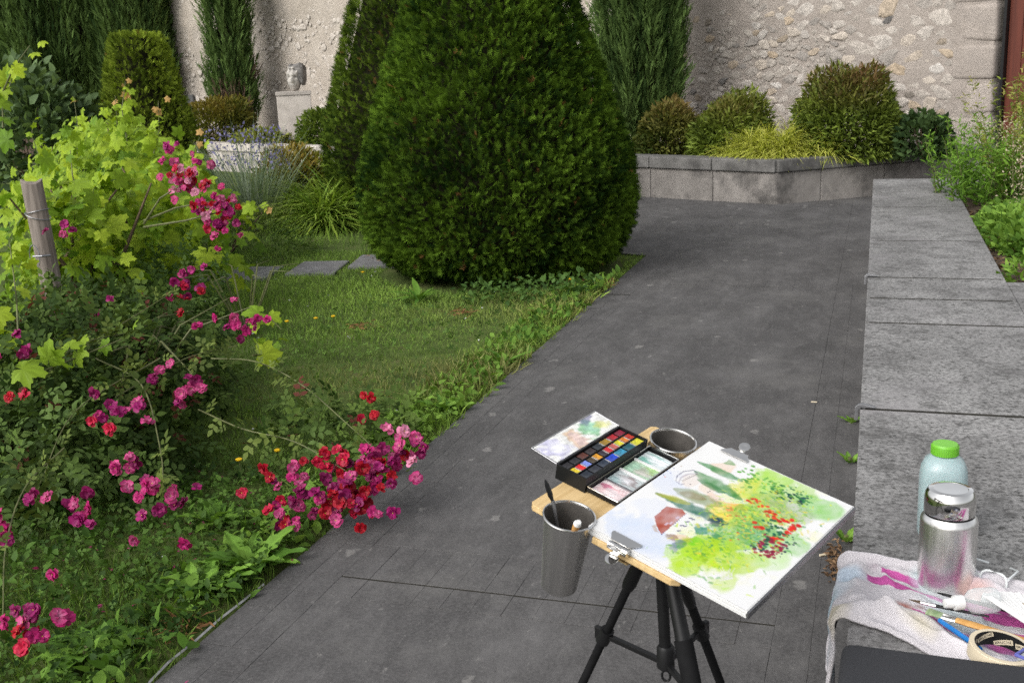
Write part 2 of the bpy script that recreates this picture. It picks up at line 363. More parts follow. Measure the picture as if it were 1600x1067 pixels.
M['bottle'] = m_translucent_plastic(); M['lime'] = m_plain('lime_cap', (.15, .44, .03), .4, var=.05, spec=.5)
def m_thin_clear(name, clear=.72, c=(.75, .78, .78)):
    m, t, b = mat(name, .12, 0, .5); b.inputs['Base Color'].default_value = (*c, 1); tr = node(t, 'ShaderNodeBsdfTransparent'); tr.inputs['Color'].default_value = (.96, .97, .97, 1)
    lw_ = node(t, 'ShaderNodeLayerWeight'); lw_.inputs['Blend'].default_value = .35; r_ = ramp(t, lw_.outputs['Facing'], [(0, 1-clear), (1, min(1, 1.5-clear))])
    mx = node(t, 'ShaderNodeMixShader'); t.links.new(r_, mx.inputs[0]); t.links.new(tr.outputs[0], mx.inputs[1]); t.links.new(b.outputs[0], mx.inputs[2]); t.links.new(mx.outputs[0], t.nodes['Material Output'].inputs[0]); return m
M['clear'] = m_thin_clear('clear_plastic'); M['frame'] = m_thin_clear('clear_frame', .25); M['tape'] = m_plain('masking_tape', (.60, .52, .38), .5, var=.06)
M['blue'] = m_plain('blue_lacquer', (.01, .17, .5), .3, var=.1, spec=.5); M['bristle'] = m_wood('green_stained_bristle', (.10, .20, .07), (.42, .45, .30), (90, 4, 90))
M['edging'] = m_plain('pale_edging', (.36, .36, .36), .6, var=.2); M['navyrim'] = m_plain('blue_rim', (.10, .11, .36), .35, var=.1)
M['dryleaf'] = m_leaf('dry_leaves', .1, .8); M['plaque'] = m_plain('grey_plaque', (.12, .12, .12), .7)

# ------------------------------------------------------------------ setting: ground, path, bed
def sheet(name, pts, z, m):
    me = bpy.data.meshes.new(name); me.from_pydata([(x, y, z) for x, y in pts], [], [tuple(range(len(pts)))]); return structure(obj(name, me, m))
sheet('ground', [(-250, -250), (250, -250), (250, 250), (-250, 250)], -.014, M['ground'])
path = structure(MB().prism([(-1.722, -6), (-.016, -6), (-.016, 12.05), (-1.722, 12.05)], -.06, -.007).build('path', M['joint']))
def flat_piece(x0, x1, y0, y1, z=0., g=.0006, th=.03):
    dz = random.uniform(-.0008, .0008)
    gx = g*.45; gy = g*1.3; return [(x0+gx, y0+gy), (x1-gx, y0+gy), (x1-gx, y1-gy), (x0+gx, y1-gy)], z-th, z+dz
JY = [2.785, 7.42]; XL, XR = -1.722, -.016; SW, SL = .1, .122
def sett(x0, x1, y0, y1):
    p, a, b = flat_piece(x0, x1, y0, y1); c = ((x0+x1)/2, (y0+y1)/2)
    me = MB().prism([(x-c[0], y-c[1]) for x, y in p], a, b).mesh('sett', .0006, 1); o = obj('sett', me, M['paving'], path); o.location = (*c, 0); return o
def slab(x0, x1, y0, y1, name='paving_slab'):
    p, a, b = flat_piece(x0, x1, y0, y1, g=.001); return MB().prism(p, a, b).build(name, M['paving'], path, .001, seg=1)
xi0, xi1 = XL+2*SW, XR-2*SW
slab(xi0, xi1, -6, JY[0]-SL); slab(xi0, xi1, JY[0]+2*SL, JY[1]-SL); slab(xi0, xi1, JY[1]+2*SL, 12.05)
for jy in JY: MB().box(((XL+XR)/2, jy+.0045, -.0045), (XR-XL-.002, .0085, .006)).build('open_joint', M['dirt'], path)
nrow = 14; wx = (xi1-xi0)/nrow
for jy in JY:
    for k in (-1, 0, 1):
        for i in range(nrow): sett(xi0+i*wx, xi0+(i+1)*wx, jy+k*SL+(.009 if k == 0 else 0), jy+(k+1)*SL-(.0 if k else .0))
y = 1.75
while y < 7.4:
    for x0 in (XL, XL+SW, xi1, xi1+SW):
        if y < 7.0 or x0 > -.5: sett(x0, x0+SW, y, y+.115)
    y += .115
for x0 in (XL, xi1): slab(x0, x0+2*SW, -6, 1.75); slab(x0, x0+2*SW, y if x0 > -1 else 7.1, 12.05)
sheet('courtyard_paving', [(-3.3, 9.2), (-1.724, 8.6), (-1.724, 12.06), (-.014, 12.06), (-.014, 8.99), (6, 8.99), (6, 15), (-3.3, 15)], -.004, M['paving'])
structure(MB().prism([(.53, 4.93), (9, 4.93), (9, 8.9), (.53, 8.9)], -.05, .5).build('planting_bed', M['soil']))
structure(MB().prism([(.536, -6), (9, -6), (9, 4.925), (.536, 4.925)], -.05, .546).build('terrace', M['granite'], None, .004))
e = MB()
pts = [(XL-.012+.006*math.sin(k*.7)+random.uniform(-.003, .003), 1.6+k*.12, .004+random.uniform(-.004, .004)) for k in range(10)]
e.tube(pts, .0045, 4); tag(e.build('edging_strip', M['edging']), 'thin pale edging strip along the left edge of the path', 'edging strip')

# ------------------------------------------------------------------ seat wall with coping slabs
sw = tag(empty('seat_wall', (0, 0, 0)), 'long low grey stone seat wall running along the right of the path', 'wall')
MB().box((.257, 1.5, .22), (.53, 14.9, .44)).build('wall_body', M['granite'], sw)
ys = [-6, -2.2, .6, 3.04, 4.09, 4.52, 4.96, 5.97, 7.3, 8.97]
for a, b in zip(ys[:-1], ys[1:]):
    MB().box((.257, a, .494), (.52, .03, .1125)).build('joint_mortar', M['dirt'], sw)
    MB().box((.258, (a+b)/2, .495), (.55, b-a-.018, .112)).build('coping_slab', M['granite'], sw, .003)
for yy in (3.04, 4.96):
    b_ = MB(); b_.prism([(.04, .552), (-.012, .5525), (-.0215, .546), (-.0225, .50), (-.0375, .50), (-.0365, .552), (-.026, .564), (-.01, .568), (.04, .5575)], -.011, .011)
    o = b_.build('metal_clamp', M['galv'], sw, .002); o.matrix_local = Matrix(((.7, 0, 0, -.006), (0, 0, .6, yy), (0, .7, 0, .168), (0, 0, 0, 1)))

# ------------------------------------------------------------------ raised planter along the back and the walls
K = np.array([-.98, 11.75]); TD = np.array([-.8994, .4372]); NB = np.array([.4372, .8994]); QD = np.array([.79, .613])
def wp(s, b, z=0): p = K+s*TD+b*NB; return (float(p[0]), float(p[1]), z)
WALLANG = math.atan2(TD[1], TD[0])
pl = tag(empty('raised_planter', wp(0, 0)), 'long angled raised stone planter bed in front of the rubble wall', 'planter')
pin = Matrix.Translation(-Vector(wp(0, 0)))
def pbox(name, p0, p1, inw, th, z0, z1, m, bev=.008, gap=.004):
    p0 = np.array(p0[:2]); p1 = np.array(p1[:2]); d = (p1-p0)/np.linalg.norm(p1-p0); p0 = p0+d*gap; p1 = p1-d*gap
    q = [p0, p1, p1+inw*th, p0+inw*th]; c = sum(q)/4
    o = MB().prism([tuple(x-c) for x in q], z0, z1).build(name, m, pl, bev); o.location = (c[0]-K[0], c[1]-K[1], 0); return o
NQ = np.array([-QD[1], QD[0]])
sL = [0.0, .78, 1.62, 2.5, 3.4, 4.3, 5.2, 6.1, 7.0, 7.9, 8.8, 9.7, 10.6, 11.5, 12.4, 13.3]
for a, b in zip(sL[:-1], sL[1:]):
    far = a > 5
    pbox('facing_stone', wp(a, 0), wp(b, 0), NB, .16, -.03, .325, M['pale_stone'] if far else M['planter_face'])
    pbox('coping_stone', wp(a, -.03), wp(b, -.03), NB, .3, .33, .455, M['pale_stone'] if far else M['planter_cap'], .012)
qL = [0, .55, 1.35, 2.15, 2.9]
for a, b in zip(qL[:-1], qL[1:]):
    pa, pb = K+QD*a, K+QD*b
    pbox('facing_stone', pa, pb, NQ, .16, -.03, .325, M['planter_face'])
    pbox('coping_stone', pa-NQ*.03+(QD*.0), pb-NQ*.03, NQ, .3, .332, .457, M['planter_cap'], .012)
sq = [wp(.1, .14), wp(20, .1), wp(20, 2.4), (1.05, 13.55)]
so = MB().prism([(p[0]-K[0], p[1]-K[1]) for p in sq], -.03, .40).build('planter_soil', M['soil'], pl)

def wall_frame(): return Matrix(((TD[0], -NB[0], 0, K[0]+2.4*NB[0]), (TD[1], -NB[1], 0, K[1]+2.4*NB[1]), (0, 0, 1, 0), (0, 0, 0, 1)))
def stone_mesh(r, seed, flat=.45, n=8):
    rr = random.Random(seed); V = []; F = []; ang = sorted(rr.uniform(0, 6.28)*.25+k*6.283/n for k in range(n)); ax = rr.uniform(.65, 1)
    o = [(math.cos(a)*r*rr.uniform(.8, 1.1), math.sin(a)*r*ax*rr.uniform(.8, 1.1)) for a in ang]
    dp = r*flat*rr.uniform(.5, 1.1)
    V += [(x, -.02, z) for x, z in o]; V += [(x*.93, dp*.55, z*.93) for x, z in o]; V += [(x*.62+rr.uniform(-.1, .1)*r, dp*rr.uniform(.8, 1.15), z*.62+rr.uniform(-.1, .1)*r) for x, z in o]
    V.append((0, dp*rr.uniform(.95, 1.25), 0)); c = 3*n
    for k in range(n):
        k2 = (k+1) % n; F += [(k, k2, n+k2, n+k), (n+k, n+k2, 2*n+k2, 2*n+k), (2*n+k, 2*n+k2, c)]
    me = bpy.data.meshes.new('stone'); me.from_pydata(V, [], F); bm = bmesh.new(); bm.from_mesh(me); bmesh.ops.recalc_face_normals(bm, faces=bm.faces); bm.to_mesh(me); bm.free(); return me
rw = empty('rubble_wall', mw=wall_frame()); tag(rw, 'old rubble stone wall with pale mortar behind the raised planter', 'wall')
# the wall body: uneven mortar face, local x along wall to the left, y towards the viewer, z up
def wall_body(name, s0, s1, z1, m, parent, amp, seed, step=.09):
    nx, nz = int((s1-s0)/step)+1, int(z1/step)+1
    X, Z = np.meshgrid(np.linspace(s0, s1, nx), np.linspace(-.05, z1, nz), indexing='ij'); P3 = np.stack([X, Z*1.3, Z*0+seed], -1)
    Yd = amp*(lump(P3.reshape(-1, 3), 3.1, seed)+.6*lump(P3.reshape(-1, 3), 9., seed+1)).reshape(X.shape)
    V = np.stack([X, Yd, Z], -1).reshape(-1, 3); i = np.arange(nx*nz).reshape(nx, nz)
    F = np.stack([i[:-1, :-1], i[:-1, 1:], i[1:, 1:], i[1:, :-1]], -1).reshape(-1, 4)
    b = len(V); V = np.concatenate([V, [(s0, -.5, -.05), (s1, -.5, -.05), (s1, -.5, z1), (s0, -.5, z1)]]); c = [i[0, 0], i[-1, 0], i[-1, -1], i[0, -1]]
    F = np.concatenate([F, [(b, b+1, b+2, b+3), (c[0], c[1], b+1, b), (c[1], c[2], b+2, b+1), (c[2], c[3], b+3, b+2), (c[3], c[0], b, b+3)]])
    return obj(name, np_mesh(name, V, F, None, True), m, parent)
wall_body('mortar_body', -1.22, 3.2, 3.6, M['mortar'], rw, .012, 3)
smesh = [stone_mesh(1, k) for k in range(14)]
placed = []; tries = 0
while tries < 60000:
    tries += 1
    s, z = random.uniform(-.75, 3.1), random.uniform(.3, 3.4)
    rough_zone = (s < .9) or z > 1.9
    r = random.choice((.03, .04, .05, .06, .075, .09, .11, .14) if s < 1.9 else (.025, .035, .045, .06, .08))
    if s > 1.9 and random.random() < .85: continue
    if tries < 6000 and r < .07: continue
    if all((s-a)**2+((z-b)*1.15)**2 > (r*.7+c*.7)**2 for a, b, c in placed): placed.append((s, z, r))
placed.sort(key=lambda q: -q[2]*(2 if .3 < q[1] < 2.3 else .2))
for k, (s, z, r) in enumerate(placed[:300]):
    o = obj('stone', random.choice(smesh), M['rubble'], rw); f = random.uniform(.7, 1.2)
    o.matrix_local = Matrix.Translation((s, .0, z)) @ Matrix.Rotation(random.uniform(-.5, .5), 4, 'Y') @ Matrix.Diagonal((r*random.uniform(1, 1.25), r*f*.3, r*random.uniform(.65, .9), 1))
def joined_stones(name, lst, m, parent):
    VV = []; FF = []; b = 0
    for s, z, r in lst:
        me = random.choice(smesh); V = np.array([v.co for v in me.vertices]); a = random.uniform(0, 6.28); ca, sa = math.cos(a), math.sin(a)
        V = np.stack([(V[:, 0]*ca-V[:, 2]*sa)*r+s, V[:, 1]*r*.22-.003, (V[:, 0]*sa+V[:, 2]*ca)*r*.8+z], -1)
        for f in me.polygons:
            t = list(f.vertices); FF.append((t[0]+b, t[1]+b, t[2]+b))
            if len(t) == 4: FF.append((t[0]+b, t[2]+b, t[3]+b))
        VV.append(V); b += len(V)
    return stuff(obj(name, np_mesh(name, np.concatenate(VV), np.array(FF)), m, parent))
if len(placed) > 300: joined_stones('small_stones', placed[300:], M['rubble'], rw)
zz = 0.
for k in range(9):    # quoin of dressed blocks at the door
    h = random.uniform(.3, .42); L = (.36, .52)[k % 2]+random.uniform(-.04, .04)
    b = MB().box((-1.24+L/2, -.135, zz+h/2), (L, .3, h-.03)); b.v = [(x_+random.uniform(-.03, .03)*(x_ > -1.2), y_+random.uniform(-.012, .012), z_+random.uniform(-.02, .02)) for x_, y_, z_ in b.v]; o = b.build('quoin_block', M['mortar'], rw, .05, True, 3); zz += h
dr = empty('wooden_door', mw=wall_frame() @ Matrix.Translation((-1.29, -.16, 0))); tag(dr, 'red brown wooden plank door at the right end of the rubble wall', 'door')
for k in range(7): MB().box((-.1-.15*k, 0, 1.6), (.146, .05, 3.0)).build('plank', M['door'], dr, .006)
MB().box((-.01, .03, 1.6), (.03, .16, 3.1)).build('door_frame', M['black'], dr)
lw = empty('rendered_wall', mw=wall_frame()); tag(lw, 'tall pale lime-rendered wall behind the cypresses and the stone head', 'wall')
wall_body('render_face', 3.204, 30, 5.2, M['render'], lw, .03, 11, .12)
stn = []; grid = {}
for k in range(26000):
    s_, z_, r_ = random.uniform(3.3, 21), random.uniform(.35, 3.6), random.choice((.03, .04, .05, .065, .085, .11)); key = (int(s_/.25), int(z_/.25))
    if all((s_-a)**2+(z_-b_)**2 > (.68*(r_+c_))**2 for dx in (-1, 0, 1) for dz in (-1, 0, 1) for a, b_, c_ in grid.get((key[0]+dx, key[1]+dz), ())):
        stn.append((s_, z_, r_)); grid.setdefault(key, []).append((s_, z_, r_))
stn = random.sample(stn, min(len(stn), 3200))
joined_stones('render_pebbles', stn, M['pebble'], lw)
tag(MB().box((0, 0, 0), (.42, .05, .42)).build('wall_plaque', M['plaque'], None, .01), 'small dark grey square plaque low on the rendered wall', 'plaque').matrix_world = wall_frame() @ Matrix.Translation((15.56, .06, 1.0))

# pedestal and carved head
pd = tag(empty('pedestal', wp(9.75, .95, .40), WALLANG-R(36)), 'pale square stone pedestal beneath the carved head', 'pedestal')
MB().box((0, 0, .39), (.56, .56, .80)).build('shaft', M['pale_stone'], pd, .01); MB().box((0, 0, .825), (.585, .585, .06)).build('top_slab', M['pale_stone'], pd, .008)
def head():
    n, m_ = 40, 30; V = []; F = []
    for j in range(m_+1):
        ph = math.pi*j/m_
        for i in range(n):
            th = 2*math.pi*i/n; x, y, z = math.sin(ph)*math.cos(th), math.sin(ph)*math.sin(th), math.cos(ph)
            def sp(a, e): return math.copysign(abs(a)**e, a)
            X, Y, Z = sp(x, .8)*.125, sp(y, .8)*.15, sp(z, .75)*.225
            if y < -.2:       # the face looks along -y
                Y -= .07*math.exp(-(X/.028)**2-((Z+.02)/.055)**2)                       # nose
                Y += .06*math.exp(-((abs(X)-.06)/.028)**2-((Z-.035)/.024)**2)         # eye sockets
                Y -= .035*math.exp(-((Z-.08)/.022)**2)                                 # brow
                Y -= .03*math.exp(-(X/.045)**2-((Z+.115)/.014)**2); Y += .035*math.exp(-(X/.045)**2-((Z+.098)/.008)**2)   # mouth
                Y += .05*max(0, -Z-.1)*4*abs(X)/.15
            if Z > .1: X *= 1.12; Y -= .022*math.sin(X*75)+.02*math.sin(Z*70)                            # ridged hair block
            if Z < -.12: X *= .86
            V.append((X+random.uniform(-.004, .004), Y+random.uniform(-.004, .004), Z))
    for j in range(m_):
        for i in range(n): F.append((j*n+i, j*n+(i+1) % n, (j+1)*n+(i+1) % n, (j+1)*n+i))
    return np_mesh('carved_head', V, F, None, True)
ho = obj('carved_head', head(), M['head_stone']); ho.location = wp(9.7, .95, 1.255+.205); ho.scale = (.86, .86, .9); ho.rotation_euler = (0, 0, R(12)); hv = []; hf = []
for j in range(19):
    ph = math.pi*j/18
    for i in range(24):
        th_ = 2*math.pi*i/24; x, y, z = math.sin(ph)*math.cos(th_), math.sin(ph)*math.sin(th_), math.cos(ph); f_ = lambda a, e: math.copysign(abs(a)**e, a)
        hv.append((.055+f_(x, .45)*.155+random.uniform(-.012, .012), .06+f_(y, .5)*.16+random.uniform(-.014, .014), .075+f_(z, .45)*.19+.02*math.sin(x*9)+random.uniform(-.008, .008)))
for j in range(18):
    for i in range(24): hf.append((j*24+i, j*24+(i+1) % 24, (j+1)*24+(i+1) % 24, (j+1)*24+i))
obj('weathered_hair', np_mesh('weathered_hair', hv, hf), M['dark_head'], ho); tag(ho, 'weathered carved stone head fragment on the pedestal', 'sculpture')

# ------------------------------------------------------------------ clipped yews
def lathe_surface(prof, n, seed, lumpy):
    z = np.array([p[0] for p in prof]); r = np.array([p[1] for p in prof])
    zs = np.linspace(z[0], z[-1], 400); rs = np.interp(zs, z, r); dr = np.gradient(rs, zs); wgt = rs*np.sqrt(1+dr**2)+.02
    zz = rng.choice(zs, n, p=wgt/wgt.sum())+rng.uniform(-.004, .004, n); rr = np.interp(zz, z, r); sl = np.interp(zz, zs, dr); th = rng.uniform(0, 2*math.pi, n)
    nrm = unit(np.stack([np.cos(th), np.sin(th), -sl], -1)); p = np.stack([rr*np.cos(th), rr*np.sin(th), zz], -1)
    p = p+nrm*(lump(p, 7., seed)*lumpy)[:, None]; return p, nrm
def clipped_yew(name, label, loc, prof, n, L, seed, lumpy, c0, c1, tmpl=SPRIG, faceonly=None):
    t = tag(empty(name, loc), label, 'tree')
    p, nrm = lathe_surface(prof, n, seed, lumpy)
    if faceonly is not None:      # the back of the crown can be thinner
        k = (nrm[:, :2]@np.array(faceonly[:2]) > -.35) | (rnd(n) < .35); p = p[k]; nrm = nrm[k]; n = len(p)
    dep = rng.beta(1.1, 2.6, n)*.06; pos = p-nrm*dep[:, None]
    d = unit(nrm*.8+np.array([0, 0, .5])+rdir(n)*.7); nn = unit(rdir(n)+np.array([0, 0, .6]))
    q = .42+.4*lump(p, 14., seed+5)+rng.normal(0, .34, n)
    c = mixc(c0, c1, q); br = (lump(p, 6., seed+9) > 1.22) & (rnd(n) < .12) | (rnd(n) < .008); c[br] = (.19, .1, .035)
    foliage('crown', [(tmpl, pos, d, nn, L*rnd(n, .7, 1.35), c)], M['yew'], t)
    zs = [q_[0] for q_ in prof]; MB().lathe([(max(r_-.10, .01), z_) for z_, r_ in prof], 40).build('shade_core', M['core_shade'], t, smooth=True)  # solid core behind the needles, its dark colour painted in as shade
    MB().tube([(0, 0, -.05), (0, 0, .25)], [.11, .09], 10).build('trunk', M['bark'], t); return t
YW = [(.03, .66), (.09, .82), (.16, .91), (.3, .985), (.5, 1.015), (.78, 1.01), (1.07, .93), (1.5, .78), (2.0, .60), (2.4, .42), (2.65, .26), (2.75, .05)]
cv = unit(np.array([2.72, -7.9, 0.]))
clipped_yew('clipped_yew', 'large clipped dark green yew beside the path, nearest of the topiaries', (-2.72, 7.93, 0), YW, 50000, .06, 1, .014, (.011, .03, .005), (.122, .215, .02), SPRIG3, cv)
clipped_yew('clipped_yew', 'second rounded yew half hidden behind the large clipped yew', (-4.62, 10.95, 0), [(z_*1.1, r_*.98) for z_, r_ in YW], 20000, .07, 2, .014, (.02, .042, .007), (.16, .24, .026), SPRIG2, cv)
TC = [(.03, .62), (.2, .72), (.5, .69), (1.2, .49), (1.75, .35), (1.93, .31), (1.98, .27), (2.0, .03)]
clipped_yew('clipped_yew', 'flat-topped cone-shaped clipped yew behind the vines', (-8.496,11.652,0.846)[:2]+(0,), [(z_*1.03, r_) for z_, r_ in TC], 11000, .07, 3, .015, (.08, .12, .014), (.32, .42, .045), SPRIG2, cv)

def cypress(name, label, loc, prof, n, L, seed, c0=(.02, .045, .013), c1=(.15, .235, .065), lean=(0, 0), brown=0):
    t = tag(empty(name, loc), label, 'tree'); p, nrm = lathe_surface(prof, n, seed, .07)
    # vertical flutes
    th = np.arctan2(nrm[:, 1], nrm[:, 0]); p = p+nrm*(.045*np.sin(th*9+p[:, 2]*.8+seed)+.03*np.sin(th*17-p[:, 2]*1.3))[:, None]
    p = p-nrm*(rng.beta(1.2, 2.5, n)*.12)[:, None]; p[:, :2] += np.array(lean)*p[:, 2:3]
    d = unit(np.array([0, 0, 1.])+nrm*.35+rdir(n)*.3); q = .5+.55*np.sin(th*9+p[:, 2]*.8+seed)*.5+rng.normal(0, .25, n)
    c = mixc(c0, c1, q)
    if brown: k = (lump(p, 3.2, seed+3) > .25) & (rnd(n) < .8) & (nrm[:, 0]*.9-nrm[:, 1]*.4 > .1); c[k] = mixc((.1, .07, .05), (.24, .16, .12), rnd(int(k.sum())))
    foliage('crown', [(STRAND, p, d, rdir(n), L*rnd(n, .6, 1.3), c)], M['yew'], t)
    MB().lathe([(max(r_-.13, .02), z_) for z_, r_ in prof], 24).build('shade_core', M['core_shade'], t, smooth=True)  # closed dark shell, painted shade between the cypress sprays
    MB().tube([(0, 0, -.1), (0, 0, .5)], [.14, .12], 10).build('trunk', M['bark'], t); return t
CP = [(.12, .2), (.3, .45), (.7, .60), (1.4, .66), (2.6, .66), (3.6, .55), (4.6, .3), (5, .05)]
cypress('cypress', 'dense dark cypress at the left end of the rubble wall', wp(2.62, 1.15, .4), [(z_, r_*.78*(1-.05*z_)) for z_, r_ in CP], 9000, .26, 4)
cypress('cypress', 'slim cypress with brown dead patches left of the pedestal', wp(12.5, 1.55, .4), [(.1, .2), (.4, .36), (1.0, .4), (1.6, .33), (2.2, .34), (3., .4), (4, .36), (5, .15), (5.3, .03)], 6000, .3, 5, brown=1)
cypress('cypress', 'broad dark cypress at the far left of the rendered wall', wp(18.6, 1.15, .4), [(.1, 1.0), (.6, 1.6), (1.6, 1.95), (3., 1.8), (4.2, 1.3), (5.4, .6), (6, .1)], 14000, .42, 6)
cypress('cypress', 'dark cypress standing behind the flat-topped yew', wp(16.5, 1.75, .4), [(.1, .4), (.6, .7), (1.6, .8), (3., .75), (4.2, .55), (5.4, .3), (6, .05)], 6000, .4, 8)

# ------------------------------------------------------------------ shrubs, grasses
def shrub(name, label, cat, loc, rad, n, L, c0, c1, ctop=None, tmpl=LANCE, droop=.1, seed=0, m='leaf', hol=.45, upr=.3, group=None, topstart=.45):
    t = tag(empty(name, loc), label, cat, group); rad = np.array(rad)
    u = rdir(n); u[:, 2] = np.abs(u[:, 2])*1.0-.12; u = unit(u); rr = (hol+(1-hol)*rnd(n)**.5)*(1+.16*lump(u, 3.2, seed)+.08*lump(u, 8, seed+1))
    us = u/np.power((np.abs(u)**3).sum(1), 1/3)[:, None]; p = us*rr[:, None]*rad+np.array([0, 0, rad[2]*.06]); p[:, 2] = np.maximum(p[:, 2], .02)
    d = unit(u+np.array([0, 0, upr])+rdir(n)*.75); d[:, 2] -= droop
    q = .45+.35*lump(p, 6/max(rad), seed+2)+rng.normal(0, .3, n); c = mixc(c0, c1, q)
    if ctop is not None: k = np.clip((p[:, 2]/rad[2]-topstart)*2.2, 0, 1)*np.clip(.5+.6*lump(p, 3.5/max(rad), seed+4)+rng.normal(0, .25, n), 0, 1); c = c+(np.array(ctop)-c)*k[:, None]
    foliage('foliage', [(tmpl, p, d, unit(rdir(n)*.7+np.array([0, 0, .8])), L*rnd(n, .7, 1.3), c)], M[m], t)
    st = MB(); k = 10
    for j in range(k):
        a = 6.28*j/k; st.tube([(0, 0, -.02), (math.cos(a)*rad[0]*.25, math.sin(a)*rad[1]*.25, rad[2]*.4), (math.cos(a)*rad[0]*.5, math.sin(a)*rad[1]*.5, rad[2]*.85)], [.012, .008, .004], 4)
    st.build('stems', M['bark'], t); return t
NG0, NG1, NR = (.06, .09, .018), (.24, .32, .05), (.19, .16, .045)
shrub('nandina_shrub', 'yellow green bamboo-like shrub at the foot of the dark cypress', 'shrub', wp(1.85, .72, .4), (.38, .34, .58), 5760, 0.082, NG0, (.22, .22, .05), (.21, .15, .05), seed=21)
shrub('nandina_shrub', 'rounded green bamboo-like shrub with reddish top left of the golden grass', 'shrub', wp(1.08, .8, .4), (.46, .4, .6), 7360, 0.078, NG0, NG1, NR, seed=22)
shrub('nandina_shrub', 'big rounded bamboo-like shrub with russet crown against the rubble wall', 'shrub', wp(-.2, 1.05, .4), (.54, .46, .82), 12800, 0.078, NG0, NG1, (.17, .1, .045), seed=23, topstart=.55)
shrub('low_shrub', 'low dark green leafy plant right of the russet shrub by the wall', 'shrub', wp(-.98, 1.3, .4), (.3, .3, .42), 1500, .07, (.03, .06, .02), (.09, .15, .05), None, OVATE, seed=24)
shrub('nandina_shrub', 'rounded golden green shrub left of the blue sage', 'shrub', wp(11.9, .75, .4), (.62, .5, .68), 4800, 0.094, (.05, .065, .012), (.2, .2, .03), (.22, .16, .03), seed=25)
shrub('low_shrub', 'low yellow shrub on the kerb in front of the pedestal', 'shrub', wp(10.0, .45, .4), (.55, .3, .22), 2200, .1, (.12, .15, .03), (.36, .38, .07), None, seed=26)
shrub('nandina_shrub', 'bright green shrub between the pedestal and the hidden yew', 'shrub', wp(8.5, .6, .4), (.38, .38, .5), 3840, 0.086, (.04, .08, .012), (.17, .24, .03), None, seed=27)
shrub('nandina_shrub', 'orange tipped green shrub on the lawn in front of the kerb', 'shrub', (-6.017,10.793,0.617)[:2]+(0,), (.42, .4, .68), 4800, 0.086, (.05, .1, .012), (.2, .26, .03), (.27, .2, .035), seed=28, topstart=.35)
shrub('viburnum_bush', 'dark green broad-leaved bush behind the vines at the left edge', 'shrub', (-9.488,10.797,0.926)[:2]+(0,), (1.0, .7, 1.5), 4500, .13, (.06, .1, .04), (.18, .27, .11), None, OVATE, seed=29, hol=.6)
def tussock(name, label, loc, rad, h, n, L, c0, c1, tmpl=BLADE2, spread=1., cat='grass clump', extra=None, m='grass', clumps=0):
    t = tag(empty(name, loc), label, cat); a = rnd(n, 0, 6.283); rr = np.sqrt(rnd(n)); x = np.cos(a)*rr*rad[0]*.72; y = np.sin(a)*rr*rad[1]*.72
    if clumps: ci = rng.integers(0, clumps, n); ca_ = rnd(clumps, 0, 6.283); cr_ = np.sqrt(rnd(clumps)); cx_ = np.cos(ca_)*cr_*rad[0]*.75; cy_ = np.sin(ca_)*cr_*rad[1]*.75; x = cx_[ci]+np.cos(a)*rr*.12; y = cy_[ci]+np.sin(a)*rr*.12; rr = rr*.9+.1; hfac = (1-.6*cr_[ci]**2)*rnd(clumps, .7, 1.1)[ci]
    else: hfac = 1.
    z = h*(1-rr**2)*.55*rnd(n, .2, 1)*hfac
    d = unit(np.stack([np.cos(a)*rr*spread, np.sin(a)*rr*spread, 1.0-.3*rr], -1)+rdir(n)*.35)
    nn = unit(-np.stack([np.cos(a), np.sin(a), np.zeros(n)], -1)*.9+np.array([0, 0, .9])+rdir(n)*.25)
    foliage('blades', [(tmpl, np.stack([x, y, z], -1), d, nn, L*rnd(n, .6, 1.25), mixc(c0, c1, rnd(n)+.15*rng.normal(size=n)))]+(extra(x, y, n) if extra else []), M[m], t)
    MB().lathe([(min(rad)*.55, -.02), (min(rad)*.45, h*.12), (.02, h*.2)], 12).build('root_crown', M['soil'], t); return t
tussock('golden_grass', 'low mound of arching golden yellow grass on the planter corner', wp(.26, .58, .43), (.88, .34), .6, 7000, .2, (.34, .4, .04), (.74, .74, .18), spread=1.3, clumps=46)
tussock('grass_clump', 'bright green grass clump on the lawn by the hidden yew', (-5.398,10.167,0.339)[:2]+(0,), (.55, .5), .5, 2600, .45, (.14, .25, .035), (.38, .5, .08), spread=.9, clumps=8)
def sage_flowers(x, y, n):
    k = 500; i = rng.integers(0, n, k); p = np.stack([x[i]*1.7, y[i]*1.7, rnd(k, .62, 1.05)], -1)
    return [(OVATE, p, rdir(k), rdir(k), .035*rnd(k, .6, 1.2), mixc((.14, .13, .3), (.3, .28, .5), rnd(k)))]
tussock('blue_sage', 'wispy grey green sage with faint blue flower spikes in front of the kerb', (-6.040,9.870,0.442)[:2]+(0,), (.36, .3), .4, 420, .85, (.16, .23, .13), (.34, .4, .3), t_blade(.0055, .12), .42, 'sage', sage_flowers)
shrub('wild_herb', 'tangled weedy herbs on the lawn below the blue sage', 'herb', (-5.427,8.386,0.631)[:2]+(0,), (.75, .5, .42), 2600, .07, (.05, .1, .02), (.17, .26, .05), (.2, .2, .05), NARROW, seed=31)
